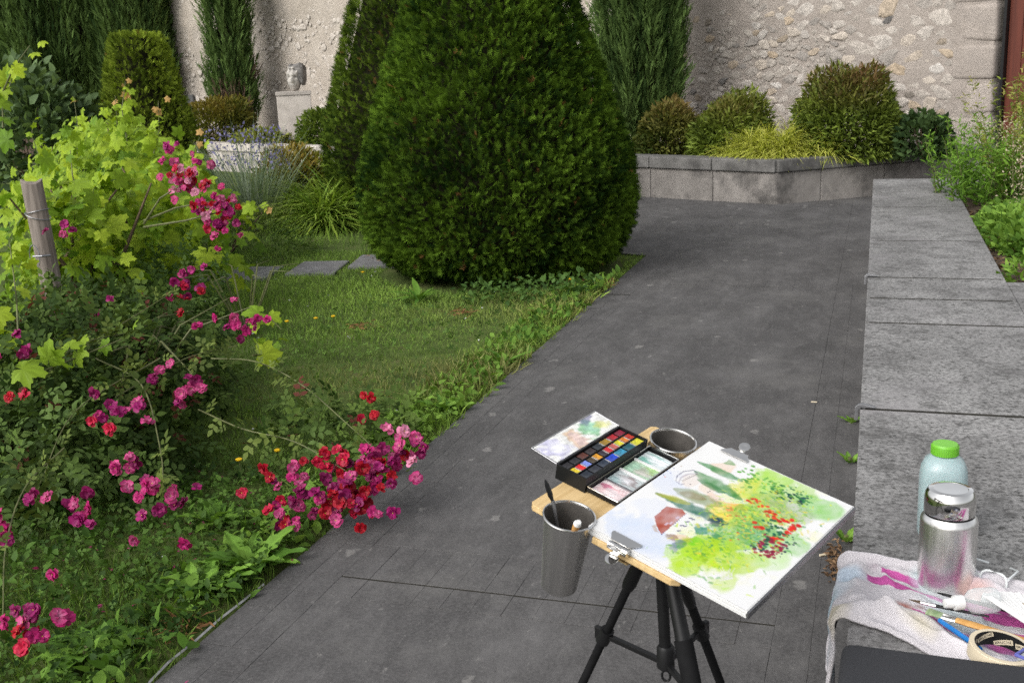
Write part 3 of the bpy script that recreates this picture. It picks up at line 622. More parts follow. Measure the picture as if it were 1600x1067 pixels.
# right bed
def stem_plant(name, label, cat, loc, rad, nst, h, per, L, c0, c1, tmpl=LANCE, ctip=None, lean=.35, seed=0):
    t = tag(empty(name, loc), label, cat); P_ = []; D_ = []; TT = []
    for k in range(nst):
        a = random.uniform(0, 6.28); r_ = math.sqrt(random.random()); b0 = np.array([math.cos(a)*r_*rad[0], math.sin(a)*r_*rad[1], 0]); hh = h*random.uniform(.55, 1.1)*(1-.3*r_)
        tip = b0+np.array([math.cos(a)*r_*lean+random.gauss(0, .06), math.sin(a)*r_*lean+random.gauss(0, .06), hh]); tt = rnd(per)**.8
        P_.append(b0+(tip-b0)*tt[:, None]+rng.normal(0, .012, (per, 3))); TT.append(tt); D_.append(unit(rdir(per)*np.array([1, 1, .4])+np.array([0, 0, .55])))
        if k < 24: MB().tube([b0-np.array([0, 0, .03]), (b0+tip)/2+rng.normal(0, .01, 3), tip], [.005, .004, .0015], 4).build('stem', M['cane'], t)
    p = np.concatenate(P_); d = np.concatenate(D_); tt = np.concatenate(TT); n = len(p); c = mixc(c0, c1, .25+.5*tt+rng.normal(0, .22, n))
    if ctip is not None: k = (rnd(n) < .55*tt**2); c[k] = ctip
    foliage('foliage', [(tmpl, p, d, unit(rdir(n)*.6+np.array([0, 0, .8])), L*(1.15-.5*tt)*rnd(n, .6, 1.2), c)], M['leaf'], t); return t
stem_plant('leafy_weed', 'tall bright green leafy weed at the far end of the seat wall', 'weed', (.82, 8.0, .5), (.42, .7), 110, .62, 46, .07, (.06, .14, .015), (.22, .4, .05), NARROW if False else t_leaf(.11, .03, .15), lean=.15)
shrub('leafy_weed', 'low creeping green weeds beside the seat wall', 'weed', (.86, 6.5, .5), (.3, .95, .13), 4200, .04, (.07, .15, .02), (.24, .4, .06), None, OVATE, seed=42, hol=.3)
shrub('leafy_weed', 'small green weed at the near corner of the planting bed', 'weed', (.66, 5.15, .5), (.12, .16, .1), 220, .05, (.07, .15, .02), (.24, .4, .06), None, LANCE, seed=43)
nd = stem_plant('nandina_shrub', 'nandina with cream flower sprays at the right edge', 'shrub', (1.2, 7.45, .5), (.42, .7), 90, 1.15, 90, .06, (.07, .12, .018), (.30, .36, .06), LANCE, (.36, .34, .1), .3)
k = 2600; cen = np.array([(-.36, -.55, .42), (-.3, -.3, .28), (-.42, .1, .5), (-.2, -.6, .72), (-.3, -.7, .34), (-.1, -.2, 1.0), (-.34, -.65, .2)]); ii = rng.integers(0, 7, k)
foliage('flower_sprays', [(OVATE, cen[ii]+rng.normal(size=(k, 3))*np.array([.07, .1, .04]), rdir(k), rdir(k), .011*rnd(k, .6, 1.4), mixc((.4, .31, .2), (.66, .57, .44), rnd(k)))], M['leaf'], nd)
k = 700; foliage('leaf_litter', [(OVATE, np.stack([rnd(k, .55, 1.4), rnd(k, 4.95, 7.5), rnd(k, .503, .515)], -1), unit(rdir(k)*np.array([1, 1, .2])), unit(rdir(k)*.3+np.array([0, 0, 1])), .05*rnd(k, .5, 1.2), mixc((.1, .055, .03), (.3, .2, .1), rnd(k)))], M['dryleaf'])

# ------------------------------------------------------------------ lawn
def in_bed(p):  # keep the lawn out of slabs
    return p
ST = []
for k, (cx, cy, lab) in enumerate([(*(-5.109,7.351,0.000)[:2], 'stepping stone in the lawn half hidden by the rose, leftmost of the row'), (*(-4.669,7.503,0.000)[:2], 'grey square stepping stone in the lawn, second from the left'), (*(-4.224,7.795,-0.000)[:2], 'grey square stepping stone in the lawn, third from the left'), (*(-3.857,8.148,0.000)[:2], 'stepping stone partly under the clipped yew, rightmost of the row')]):
    me = MB().prism([(-.2, -.28), (.2, -.27), (.19, .27), (-.2, .28)], -.05, .012).mesh('slab', .012); o = obj('stepping_stone', me, M['slab']); o.location = (cx, cy, 0); o.rotation_euler = (0, 0, R(14+random.uniform(-3, 3))); tag(o, lab, 'stepping stone', 'stepping stones across the lawn'); ST.append((cx, cy))
def free(x, y):
    k = np.ones(len(x), bool)
    for cx, cy in ST:
        dx, dy = x-cx, y-cy; ca, sa = math.cos(R(14)), math.sin(R(14)); k &= ~((abs(dx*ca+dy*sa) < .19) & (abs(-dx*sa+dy*ca) < .26))
    for cx, cy, r_ in ((-2.72, 7.93, .93), (-4.55, 10.95, .85)): k &= (x-cx)**2+(y-cy)**2 > r_*r_
    return k
def lawn_zone(n, x0, x1, y0, y1, L, c0, c1, tmpl, edge=None, seed=0, flat=.55):
    x, y = rnd(n, x0, x1), rnd(n, y0, y1); k = free(x, y)
    # keep to the part the view can see, left of the path and right of the frame edge
    k &= x < -1.73+.06*np.sin(y*7.3)*np.sin(y*19+1)+.02; k &= x > -.93*y-1.0
    x, y = x[k], y[k]; n = len(x); p = np.stack([x, y, np.full(n, -.012)], -1); q = .5+.4*lump(p, 2.3, 51)+.25*lump(p, 9, 52)+rng.normal(0, .25, n)
    dry = np.clip(lump(p, 1.6, 53)*1.3-.6, 0, .6)*(rnd(n) < .75); q = q+.35*lump(p, .9, 57); c = mixc(c0, c1, q); c = c+(np.array((.34, .29, .13))-c)*dry[:, None]
    d = unit(np.array([0, 0, 1.])+rdir(n)*flat); return (tmpl, p, d, rdir(n)*np.array([1, 1, .1])+1e-4, L*rnd(n, .5, 1.4)*(1+.3*lump(p, 3, 54)), c)
GB = T([(-.045, 0, 0), (.045, 0, 0), (-.032, .55, -.06), (.032, .55, -.06), (0, 1, -.28)], [(0, 1, 3), (0, 3, 2), (2, 3, 4)], [.6, .6, .95, .95, 1.1])
lawn = foliage('lawn_grass', [lawn_zone(88000, -6.2, -1.72, 3.6, 8.6, .036, (.115, .215, .035), (.37, .56, .105), GB),
    lawn_zone(16000, -9.5, -2.5, 8.6, 13.5, .06, (.11, .21, .035), (.31, .48, .09), GB),
    lawn_zone(20000, -4.2, -1.72, 1.6, 3.8, .045, (.06, .11, .02), (.2, .32, .055), GB),
    lawn_zone(4200, -2.05, -1.7, 3.3, 7.3, .085, (.1, .19, .03), (.3, .46, .075), GB, flat=.8)], M['grass'])
tag(lawn, 'short patchy green lawn grass left of the path', 'grass')
def cover(n, x0, x1, y0, y1, z1, tmpl, L, c0, c1, up=.9, dirf=.3):
    x, y = rnd(n, x0, x1), rnd(n, y0, y1); k = free(x, y) & (x < -1.735+.05*np.sin(y*9)*np.sin(y*23+1)) & (x > -.93*y-.6); x, y = x[k], y[k]; n = len(x); p = np.stack([x, y, rnd(n, 0, z1)], -1)
    q = .5+.45*lump(p, 4, 61)+rng.normal(0, .25, n); return (tmpl, p, unit(rdir(n)+np.array([0, 0, dirf])), unit(rdir(n)*.5+np.array([0, 0, up])), L*rnd(n, .5, 1.3), mixc(c0, c1, q))
gc = foliage('ground_cover', [cover(4200, -3.6, -1.75, 1.7, 3.4, .05, CLOVER, .016, (.028, .065, .012), (.12, .22, .038)), cover(4200, -3.6, -1.75, 1.7, 3.5, .06, OVATE, .032, (.025, .06, .012), (.11, .21, .034)),
    cover(1500, -3.3, -1.73, 3.4, 7.2, .04, CLOVER, .016, (.05, .1, .02), (.15, .26, .05)), cover(1500, -2.0, -1.7, 1.9, 7.6, .05, OVATE, .05, (.08, .17, .025), (.25, .42, .065)), cover(700, -2.6, -1.74, 6.6, 7.3, .12, OVATE, .05, (.035, .08, .02), (.12, .22, .05))], M['leaf'])
k = 90; xy = np.stack([rnd(k, -5.2, -1.9), rnd(k, 2.2, 8.2)], -1); kk = (xy[:, 0] > -.7*xy[:, 1]-.3) & free(xy[:, 0], xy[:, 1]); xy = xy[kk]; k = len(xy)
dz_ = foliage('daisy_specks', [(T([(0, 0, .2)]+[(math.cos(a), math.sin(a), 0) for a in np.linspace(0, 5.236, 6)], [(0, 1+i, 1+(i+1) % 6) for i in range(6)]), np.stack([xy[:, 0], xy[:, 1], rnd(k, .03, .055)], -1), unit(rdir(k)*np.array([1, 1, .2])), unit(rdir(k)*.4+np.array([0, -.3, 1])), .007*rnd(k, .6, 1.3), np.full((k, 3), .62))], M['leaf']); tag(dz_, 'tiny white daisy flowers scattered through the lawn', 'flowers')
tag(gc, 'mixed clover and leafy weeds between the roses and the path', 'weeds')
for (px, n_, r_) in (((-3.78, 8.35), 260, .16), ((-1.82, 7.35), 200, .13), ((-2.45, 6.35), 60, .08), ((-2.95, 5.9), 50, .07), ((-1.79, 2.35), 40, .06)):
    g = rng.normal(size=(n_, 2))*r_*.6; foliage('dry_needles', [(NARROW, np.stack([px[0]+g[:, 0], px[1]+g[:, 1], rnd(n_, .004, .03)], -1), unit(rdir(n_)*np.array([1, 1, .15])), rdir(n_)+np.array([0, 0, 1]), .045*rnd(n_, .6, 1.4), mixc((.13, .06, .025), (.3, .15, .06), rnd(n_)))], M['dryleaf'])

def leaf_mesh(tmpl, name='leaf'):
    v, f, s = tmpl; return np_mesh(name, v, f, np.stack([s]*3, -1), True)
def place(o, p, d, n, s):
    m = frames(np.array([d], float), np.array([n], float))[0]; o.matrix_local = Matrix(((m[0, 0]*s, m[0, 1]*s, m[0, 2]*s, p[0]), (m[1, 0]*s, m[1, 1]*s, m[1, 2]*s, p[1]), (m[2, 0]*s, m[2, 1]*s, m[2, 2]*s, p[2]), (0, 0, 0, 1)))
def t_big_leaf(w, seed, droop=.3, wav=.03):
    r = random.Random(seed); V = []; S = []; F = []; nl, nw = 9, 4
    for j in range(nl+1):
        t_ = j/nl; ww = w*(math.sin(math.pi*min(1, t_**.75*.96+.04))**.8)*(1 if j < nl else .05)+.012
        for i in range(-nw, nw+1):
            q = i/nw; V.append((q*ww*(1+.05*r.uniform(-1, 1)*abs(q)), t_+.03*abs(q)*math.sin(t_*3), .10*abs(q)*w*2-droop*t_*t_+.08*t_+wav*math.sin(t_*17+q*2+seed)*abs(q)+.012*(j % 2)*abs(q))); S.append(1.25 if i == 0 else (.92 if j % 2 else 1.03)*(1-.06*abs(q)))
    m_ = 2*nw+1
    for j in range(nl):
        for i in range(2*nw): a_ = j*m_+i; F += [(a_, a_+1, a_+m_+1), (a_, a_+m_+1, a_+m_)]
    return T(V, F, S)
OVB = leaf_mesh(t_big_leaf(.17, 1)); OVW = leaf_mesh(t_big_leaf(.22, 2, .25))
def dock(label, loc, n, L, me=OVB, name='broad_weed', up=.75):
    t = tag(empty(name, loc), label, 'weed')
    for k in range(n):
        a = k*2.4+random.uniform(-.3, .3); e_ = up*random.uniform(.35, 1.25); o = obj('leaf', me, M['weed_leaf'], t)
        place(o, (math.cos(a)*.012, math.sin(a)*.012, 0), (math.cos(a), math.sin(a), e_), (-math.cos(a)*e_, -math.sin(a)*e_, 1), L*random.uniform(.65, 1.15))
    MB().tube([(0, 0, -.03), (0, 0, .02)], [.012, .008], 6).build('root_crown', M['cane'], t); return t
dock('bright broad-leaved weed overhanging the path edge by the cross joint', (-1.831,2.784,0.000), 15, .17)
dock('bright leafy weed just below the one at the cross joint', (-1.887,2.634,0.000), 9, .16)
dock('large broad-leaved weed in the bottom left corner', (-1.997,2.198,0.000), 11, .15, OVW, up=.4)
dock('dark broad-leaved weed near the lower rose flowers', (-2.157,3.073,0.000), 10, .15, OVB)
dock('small leafy weed in front of the fallen rose flowers', (-1.920,2.583,0.000), 8, .1, OVW)
dock('leafy thistle-like weed at the foot of the large yew', (-2.894,6.699,0.000), 14, .2, leaf_mesh(t_leaf(.11, .05, .35)), up=1.1)
dock('leafy weed at the path edge below the large yew', (-1.857,6.991,0.000), 14, .14, OVW, up=.8)
dock('pale tuft of leaves at the path edge midway along the lawn', (-1.788,5.208,0.000), 12, .14, leaf_mesh(t_leaf(.13, .05, .3)), up=.9)
dock('leafy tuft at the path edge above the red roses', (-1.813,4.449,0.000), 11, .12, OVW, up=.8)
dm = m_plain('dandelion_yellow', (.75, .47, .01), .7, var=.1)
dfl = MB().lathe([(.002, -.004), (.011, 0), (.012, .004), (.006, .007), (.001, .006)], 10).mesh('flower', smooth=True); dst = MB().tube([(0, 0, -.1), (.004, 0, -.05), (0, 0, 0)], .0015, 4).mesh('stem')
for px, lab in (((-6.353,10.441,0.000), 'farther of two small dandelions near the far lawn edge'), ((-6.169,10.300,0.000), 'nearer of two small dandelions near the far lawn edge'), ((-5.545,9.862,0.000), 'small dandelion on the lawn beyond the stepping stones'), ((-5.258,9.701,0.000), 'small dandelion left of the hidden yew foot'), ((-2.303,3.484,0.000), 'yellow dandelion among the weeds left of the fallen red roses'), ((-2.207,3.611,0.000), 'yellow dandelion just above the fallen red roses'), ((-2.083,4.399,0.000), 'upright dandelion right of the lone red rose'), ((-3.592,7.299,0.000), 'dandelion in front of the stepping stones near the yew'), ((-3.116,5.881,0.000), 'dandelion on the lawn right of the vine tendril'), ((-3.201,5.818,0.000), 'dandelion on the vine tendril side of the lawn'), ((-3.341,5.715,0.000), 'dandelion beside the magenta roses on the lawn'), ((-3.950,8.325,0.000), 'dandelion at the left foot of the large yew, first of three'), ((-3.830,8.242,-0.000), 'dandelion at the left foot of the large yew, middle of three'), ((-3.576,7.938,0.000), 'dandelion at the left foot of the large yew, last of three'), ((-1.969,7.194,0.000), 'dandelion at the right foot of the large yew by the path')):
    t = tag(empty('dandelion', (px[0], px[1], .07)), lab, 'flower', 'dandelions in the lawn'); obj('flower_head', dfl, dm, t).scale = (1.15,)*3; obj('stem', dst, M['cane'], t)

# ------------------------------------------------------------------ vines with post
vmesh = [leaf_mesh(t_vine_leaf(k, 44)) for k in range(4)]
def vine(label, a, b, n, nobj, L, hw, ztop, zlow, seed, shoots=(), name='grape_vine'):
    """canopy between ground points a and b"""
    t = tag(empty(name, (a[0], a[1], 0)), label, 'vine'); a = np.array(a[:2]); b = np.array(b[:2]); ax = unit(b-a); pr = np.array([ax[1], -ax[0]])
    s = rnd(n); u = rng.normal(0, .5, n).clip(-1, 1); top = ztop+.16*lump(np.stack([s*3, u*0, s*0], -1), 2.6, seed)
    v = rnd(n)**.75; z = zlow+(top-zlow)*v*(1-.35*u*u); outw = u*hw*(1.15-.45*v)
    p = np.stack([ax[0]*s*np.linalg.norm(b-a)+pr[0]*outw, ax[1]*s*np.linalg.norm(b-a)+pr[1]*outw, z], -1)+rng.normal(0, .035, (n, 3))
    sgn = np.sign(u+1e-3)[:, None]; pr3 = np.array([pr[0], pr[1], 0.])
    nrm = unit(pr3*sgn*.55+np.array([.15, -.45, .85])+rdir(n)*.5); d = unit(rdir(n)*.8+pr3*sgn*.5+np.array([0, 0, -.35]))
    size = L*rnd(n, .55, 1.2); topness = np.clip((z-zlow)/(ztop-zlow), 0, 1.2)
    for sh in shoots:         # upright shoots: list of points relative to the vine base
        q0, q1, k = np.array(sh[0], float)-np.array([a[0], a[1], 0]), np.array(sh[1], float)-np.array([a[0], a[1], 0]), sh[2]
        tt = np.linspace(0, 1, k); pp = q0+(q1-q0)*tt[:, None]+rng.normal(0, .03, (k, 3)); p = np.concatenate([p, pp]); nrm = np.concatenate([nrm, unit(rdir(k)*.6+np.array([.1, -.6, .6]))]); d = np.concatenate([d, unit(rdir(k)+np.array([0, 0, -.2]))])
        size = np.concatenate([size, L*(1.0-.55*tt)*rnd(k, .8, 1.1)]); topness = np.concatenate([topness, 1+.2*tt])
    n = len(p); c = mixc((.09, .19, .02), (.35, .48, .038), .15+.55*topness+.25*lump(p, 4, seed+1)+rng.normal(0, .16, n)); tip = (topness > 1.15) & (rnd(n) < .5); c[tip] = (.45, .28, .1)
    # leaves nearest the camera become single parts
    dist = np.linalg.norm(p+np.array([a[0], a[1], -1.5]), axis=1)-size*3; o_ = np.argsort(dist)[:nobj]; m_ = np.zeros(n, bool); m_[o_] = True
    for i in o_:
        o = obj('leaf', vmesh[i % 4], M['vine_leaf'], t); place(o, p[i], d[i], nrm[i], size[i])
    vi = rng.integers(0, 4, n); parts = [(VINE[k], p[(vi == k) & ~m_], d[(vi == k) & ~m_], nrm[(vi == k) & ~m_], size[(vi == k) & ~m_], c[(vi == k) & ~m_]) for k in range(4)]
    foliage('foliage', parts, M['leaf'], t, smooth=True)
    for k in range(7):
        s0 = random.random(); q = ax*s0*np.linalg.norm(b-a); MB().tube([(q[0], q[1], -.02), (q[0]+random.uniform(-.1, .1), q[1]+random.uniform(-.1, .1), .45), (q[0]+random.uniform(-.3, .3), q[1]+random.uniform(-.3, .3), ztop*.95)], [.02, .014, .005], 5).build('stem', M['bark'], t)
    for sh in shoots: MB().tube([np.array(sh[0])-np.array([a[0], a[1], 0]), (np.array(sh[0])+np.array(sh[1]))/2-np.array([a[0], a[1], 0])+rng.normal(0, .02, 3), np.array(sh[1])-np.array([a[0], a[1], 0])], [.005, .0035, .002], 5).build('shoot', M['cane'], t)
    return t
vine('leafy lime green grape vine at the left edge around the wooden post', (-4.15, 4.75), (-5.0, 6.1), 520, 270, .15, .4, .98, .3, 71, [((-3.637,3.989,1.470), (-3.453,3.995,1.672), 7), ((-3.624,3.958,1.334), (-3.593,4.025,1.549), 5), ((-3.154,3.347,0.476), (-3.430,3.685,0.873), 12), ((-4.274,5.153,0.919), (-4.317,5.198,1.148), 6), ((-2.909,3.104,0.479), (-2.712,3.407,0.555), 8)])
vine('grape vine spreading right behind the post towards the pink roses', (-4.2, 5.4), (-5.4, 7.6), 950, 290, .15, .6, .98, .15, 72, [((-5.303,7.013,1.040), (-5.339,7.125,1.512), 24), ((-4.995,6.888,0.998), (-4.978,6.991,1.367), 13), ((-5.500,7.150,0.984), (-5.539,7.249,1.411), 16), ((-4.490,6.604,0.927), (-4.447,6.669,1.117), 8), ((-4.100,6.646,0.589), (-3.924,6.617,0.668), 6), ((-2.626,4.171,0.457), (-2.489,4.205,0.410), 4), ((-2.500,3.969,0.353), (-2.422,4.103,0.350), 4)])
vine('far grape vine in front of the flat-topped yew', (-5.4, 6.9), (-7.6, 9.8), 1300, 200, .15, .95, 1.2, .2, 73, [((-6.904,8.381,0.845), (-6.954,8.513,1.410), 9), ((-6.949,7.956,0.939), (-7.001,8.010,1.211), 8)])
post = tag(empty('vineyard_post', (-3.93, 4.45, 0), 0), 'weathered grey wooden post bound with wire among the vine leaves', 'post')
pv = []
for z_ in np.linspace(-.3, 1.05, 10):
    for k in range(14):
        a = 6.283*k/14; r_ = .053*(1+.05*math.sin(a*3+z_*2))*(.8 if k in (4, 9) else 1); tp = .012*math.sin(a*2) if z_ > 1 else 0
        pv.append((math.cos(a)*r_-.075*(z_-.5), math.sin(a)*r_+.02*z_, z_+tp))
b = MB(); b.add(pv, [(j*14+k, j*14+(k+1) % 14, (j+1)*14+(k+1) % 14, (j+1)*14+k) for j in range(9) for k in range(14)]+[tuple(range(126, 140))]); b.build('post_shaft', M['oldwood'], post, .003)
for zc, tl in ((.90, .012), (.88, -.02)):
    MB().tube([(math.cos(a)*.058-.075*(zc-.5), math.sin(a)*.058+.02*zc, zc+tl*math.cos(a)) for a in np.linspace(0, 6.283, 20)], .0025, 5).build('wire', M['galv'], post)
MB().tube([(-.012, -.075, .69), (.03, -.06, .69), (.055, -.03, .69)], .006, 8).build('bolt', M['galv'], post)
MB().tube([(math.cos(a)*.03-.01, -.066, .69+math.sin(a)*.055) for a in np.linspace(0, 6.283, 18)], .0028, 5).build('wire_loop', M['galv'], post)

# ------------------------------------------------------------------ roses
def flower_mesh(seed, c_out, c_in):
    r = random.Random(seed); V = []; F = []; C = []
    for ring, (np_, L, tilt) in enumerate(((5, 1.0, .12), (6, .86, .5), (5, .6, .95))):
        for k in range(np_):
            a = 6.283*k/np_+ring*.6+r.uniform(-.25, .25); ca, sa = math.cos(a), math.sin(a); tl = tilt+r.uniform(-.3, .3); Lk = L*r.uniform(.75, 1.12); tw_ = r.uniform(-.35, .35); sh = r.uniform(.7, 1.15); curl = r.uniform(.05, .4)
            b = len(V)
            for (t_, w_) in ((.05, .12), (.5, .42), (.85, .48), (1.0, .26)):
                rr = Lk*t_*math.cos(tl*(1-.4*t_)); h = Lk*t_*math.sin(tl)-curl*t_**3
                for s_ in (-1, 0, 1):
                    x = rr; y_ = s_*w_*Lk; zz_ = h+abs(s_)*.16*t_*r.uniform(.2, 1.4)+s_*tw_*t_*.4+r.uniform(-.07, .07)*t_; V.append((ca*x-sa*y_, sa*x+ca*y_, zz_)); cc = np.array(c_in)*(1-t_)+np.array(c_out)*t_; C.append(cc*sh*r.uniform(.85, 1.1))
            for j in range(3):
                for i in range(2): F.append((b+j*3+i, b+j*3+i+1, b+j*3+4+i)); F.append((b+j*3+i, b+j*3+4+i, b+j*3+3+i))
    if seed % 3 == 0:
        b = len(V)
        for k in range(6): a = k*1.047; V.append((math.cos(a)*.1, math.sin(a)*.1, .12)); C.append((.5, .33, .05))
        V.append((0, 0, .16)); C.append((.55, .4, .06)); F += [(b+k, b+(k+1) % 6, b+6) for k in range(6)]
    return np_mesh('flower', V, F, np.clip(np.array(C), 0, 1), True)
MAG = [((.42, .012, .13), (.5, .03, .2)), ((.30, .008, .12), (.35, .02, .16)), ((.5, .02, .17), (.6, .2, .35)), ((.22, .006, .085), (.3, .02, .12))]
RED = [((.48, .006, .02), (.4, .01, .02)), ((.36, .004, .02), (.3, .01, .02)), ((.5, .008, .05), (.45, .02, .05))]
PNK = [((.62, .10, .27), (.7, .3, .42)), ((.66, .2, .36), (.72, .42, .5)), ((.52, .02, .16), (.6, .1, .25))]
FM = {key: [flower_mesh(o_+7*k+j, *c) for k, c in enumerate(pal) for j in range(3)] for key, o_, pal in (('m', 0, MAG), ('r', 40, RED), ('p', 80, PNK))}
M['petal'] = m_leaf('rose_petals', .25, .5)
def flowers(parent, base, clusters, L=.0225):
    base = np.array(base)
    for (c, n, sx, sz, pal) in clusters:
        c = np.array(c)-base; g = rng.normal(size=(n, 3))*np.array([sx, sx*.7, sz])
        for k in range(n):
            o = obj('flower', random.choice(FM[random.choice(pal)]), M['petal'], parent); d = unit(rdir(1)[0]*.7+np.array([.2, -.75, .55]))
            up = d; side = unit(np.cross(up, rdir(1)[0])); place(o, c+g[k], side, up, L*random.uniform(.75, 1.2))
def rose_foliage(t, ctrs, n, nobj, L, c0, c1, base, seed):
    P_ = []; N_ = []
    for (c, r_, w_) in ctrs:
        k = int(n*w_); u = rdir(k); u[:, 2] = np.abs(u[:, 2])*1.1-.1; u = unit(u); rr = (.35+.65*rnd(k)**.6)*(1+.22*lump(u, 3, seed)); P_.append(np.array(c)+u*rr[:, None]*np.array(r_)); N_.append(u)
    p = np.concatenate(P_); u = np.concatenate(N_); k = (p[:, 2] > .02) & ((p[:, 0] < -1.78) | (p[:, 2] > .1)); p = p[k]; u = u[k]; n = len(p)
    nrm = unit(u*.5+np.array([.1, -.3, .75])+rdir(n)*.5); d = unit(u*.6+rdir(n)*.9); c = mixc(c0, c1, .4+.4*lump(p, 5, seed+1)+rng.normal(0, .3, n)); red = rnd(n) < .035; c[red] = (.14, .045, .03)
    size = L*rnd(n, .65, 1.25); p0 = p-np.array(base); dist = np.linalg.norm(p-np.array([0, 0, 1.5]), axis=1)-3*nrm[:, 2]*0; o_ = np.argsort(dist)[:nobj]; m_ = np.ones(n, bool); m_[o_] = False
    for i in o_: place(obj('leaf', RLM, M['rose_leaf'], t), p0[i], d[i], nrm[i], size[i])
    foliage('foliage', [(ROSELEAF, p0[m_], d[m_], nrm[m_], size[m_], c[m_])], M['leaf_gloss'], t)
RLM = leaf_mesh(ROSELEAF)
rb = (-3.05, 3.9, 0); rose = tag(empty('rose_bush', rb), 'sprawling dark-leaved rose bush with magenta and red flowers in the left foreground', 'rose bush')
rose_foliage(rose, [((-3.2, 3.65, .12), (.62, .72, .42), .46), ((-3.55, 4.25, .18), (.66, .6, .37), .34), ((-2.85, 3.2, .06), (.46, .42, .36), .18), ((-2.05, 3.85, .06), (.4, .36, .14), .04)], 5200, 280, .085, (.03, .06, .011), (.13, .2, .04), rb, 81)
flowers(rose, rb, [((-2.916,4.117,0.621), 14, .06, .055, 'mmr'), ((-2.490,3.905,0.509), 14, .045, .06, 'm'), ((-2.969,3.114,0.594), 4, .05, .02, 'm'), ((-3.184,3.902,0.559), 2, .05, .03, 'm'), ((-2.723,3.824,0.501), 3, .08, .03, 'mr'), ((-2.592,3.418,0.443), 4, .03, .03, 'm'),
    ((-2.414,3.356,0.394), 8, .04, .035, 'm'), ((-2.528,2.994,0.402), 6, .045, .035, 'mr'), ((-2.449,3.123,0.378), 6, .05, .02, 'm'), ((-2.720,2.845,0.494), 2, .03, .02, 'r'), ((-2.278,2.783,0.311), 6, .04, .045, 'm'), ((-2.064,2.670,0.232), 12, .055, .05, 'm'), ((-2.028,2.695,0.278), 4, .04, .03, 'm'),
    ((-2.342,2.492,0.321), 3, .03, .015, 'm'), ((-2.256,2.559,0.260), 7, .05, .03, 'm'), ((-2.374,2.359,0.271), 4, .02, .03, 'm'), ((-1.898,1.913,0.241), 14, .05, .03, 'mmr'), ((-1.956,2.071,0.293), 1, .01, .01, 'm'),
    ((-1.928,3.085,0.188), 4, .02, .03, 'mr'), ((-1.832,2.988,0.112), 7, .04, .03, 'mr'), ((-1.788,3.068,0.152), 14, .05, .05, 'm'), ((-1.712,3.164,0.214), 14, .045, .025, 'r'), ((-1.644,3.109,0.125), 34, .05, .034, 'rrm'), ((-1.577,3.205,0.198), 34, .055, .03, 'mmr'), ((-1.512,3.293,0.241), 14, .04, .03, 'mmp'), ((-1.568,3.022,0.111), 8, .05, .025, 'rm'), ((-1.775,2.946,0.083), 4, .03, .02, 'm'), ((-1.717,3.454,0.288), 3, .02, .012, 'r'), ((-1.804,3.648,0.310), 2, .02, .008, 'r')])
cane_pts = []
for pth in ([(-2.555,3.745,0.396), (-2.327,3.713,0.401), (-2.056,3.577,0.361), (-1.798,3.423,0.274), (-1.600,3.262,0.234)], [(-2.424,3.433,0.283), (-2.151,3.302,0.266), (-1.923,3.265,0.246), (-1.680,3.169,0.192)], [(-2.560,2.854,0.321), (-2.461,2.557,0.306), (-2.289,2.275,0.257), (-2.069,2.009,0.204)], [(-2.693,3.598,0.429), (-2.660,3.055,0.387), (-2.494,2.645,0.269)],
            [(-2.869,3.439,0.464), (-2.573,3.308,0.413), (-2.253,2.953,0.308), (-2.086,2.723,0.252)], [(-2.864,3.113,0.454), (-2.874,3.349,0.538), (-2.882,3.665,0.512)], [(-2.662,3.267,0.370), (-2.654,3.712,0.401), (-2.512,3.874,0.419)], [(-2.988,3.401,0.469), (-3.012,3.841,0.521), (-2.929,4.109,0.608)]):
    pth = smooth_path([np.array(q)-np.array(rb) for q in pth]); cane_pts.append(np.array(pth)); MB().tube(pth, np.linspace(.0034, .0016, len(pth)), 5).build('cane', M['cane'], rose, smooth=True)
for k in range(22):
    a = random.uniform(0, 6.28); r_ = random.uniform(.3, .9); MB().tube([(-.1, -.1, -.02), (math.cos(a)*r_*.4, math.sin(a)*r_*.4, .45), (math.cos(a)*r_*.8, math.sin(a)*r_*.9, random.uniform(.3, .55))], [.007, .005, .002], 5).build('cane', M['cane'], rose, smooth=True)
cp_ = np.concatenate([c_[rng.integers(0, len(c_), 26)] for c_ in cane_pts]); k = len(cp_); cp_ = cp_+rng.normal(0, .012, (k, 3))
foliage('cane_leaves', [(ROSELEAF, cp_, unit(rdir(k)+np.array([0, 0, .2])), unit(rdir(k)*.6+np.array([0, -.2, .8])), .075*rnd(k, .5, 1.2), mixc((.045, .07, .014), (.17, .225, .05), rnd(k)))], M['leaf_gloss'], rose)
r2b = (-3.55, 5.6, 0); rose2 = tag(empty('rose_bush', r2b), 'rose bush with dense pink flower trusses beside the vines', 'rose bush')
rose_foliage(rose2, [((-3.98, 5.5, .1), (.34, .36, .42), .75), ((-4.35, 5.6, .1), (.4, .4, .4), .25)], 560, 40, .085, (.06, .11, .025), (.17, .27, .06), r2b, 85)
flowers(rose2, r2b, [((-3.321,4.841,0.999), 38, .06, .042, 'mppr'), ((-3.126,4.769,0.888), 38, .055, .06, 'mmppr'), ((-3.102,4.758,0.816), 16, .05, .05, 'm'), ((-3.579,5.112,1.119), 5, .05, .03, 'm'), ((-3.414,5.154,1.069), 4, .05, .03, 'm'), ((-3.635,4.258,0.834), 4, .06, .02, 'm')], .0235)
for pth in ([(-3.593,4.804,0.791), (-3.457,4.777,0.926), (-3.336,4.836,1.000)], [(-3.593,4.808,0.807), (-3.378,4.790,0.876), (-3.152,4.766,0.911)], [(-3.592,4.800,0.775), (-3.270,4.704,0.823), (-3.089,4.774,0.862)]): MB().tube([np.array(q)-np.array(r2b) for q in pth], [.006, .005, .003], 5).build('cane', M['cane'], rose2, smooth=True)
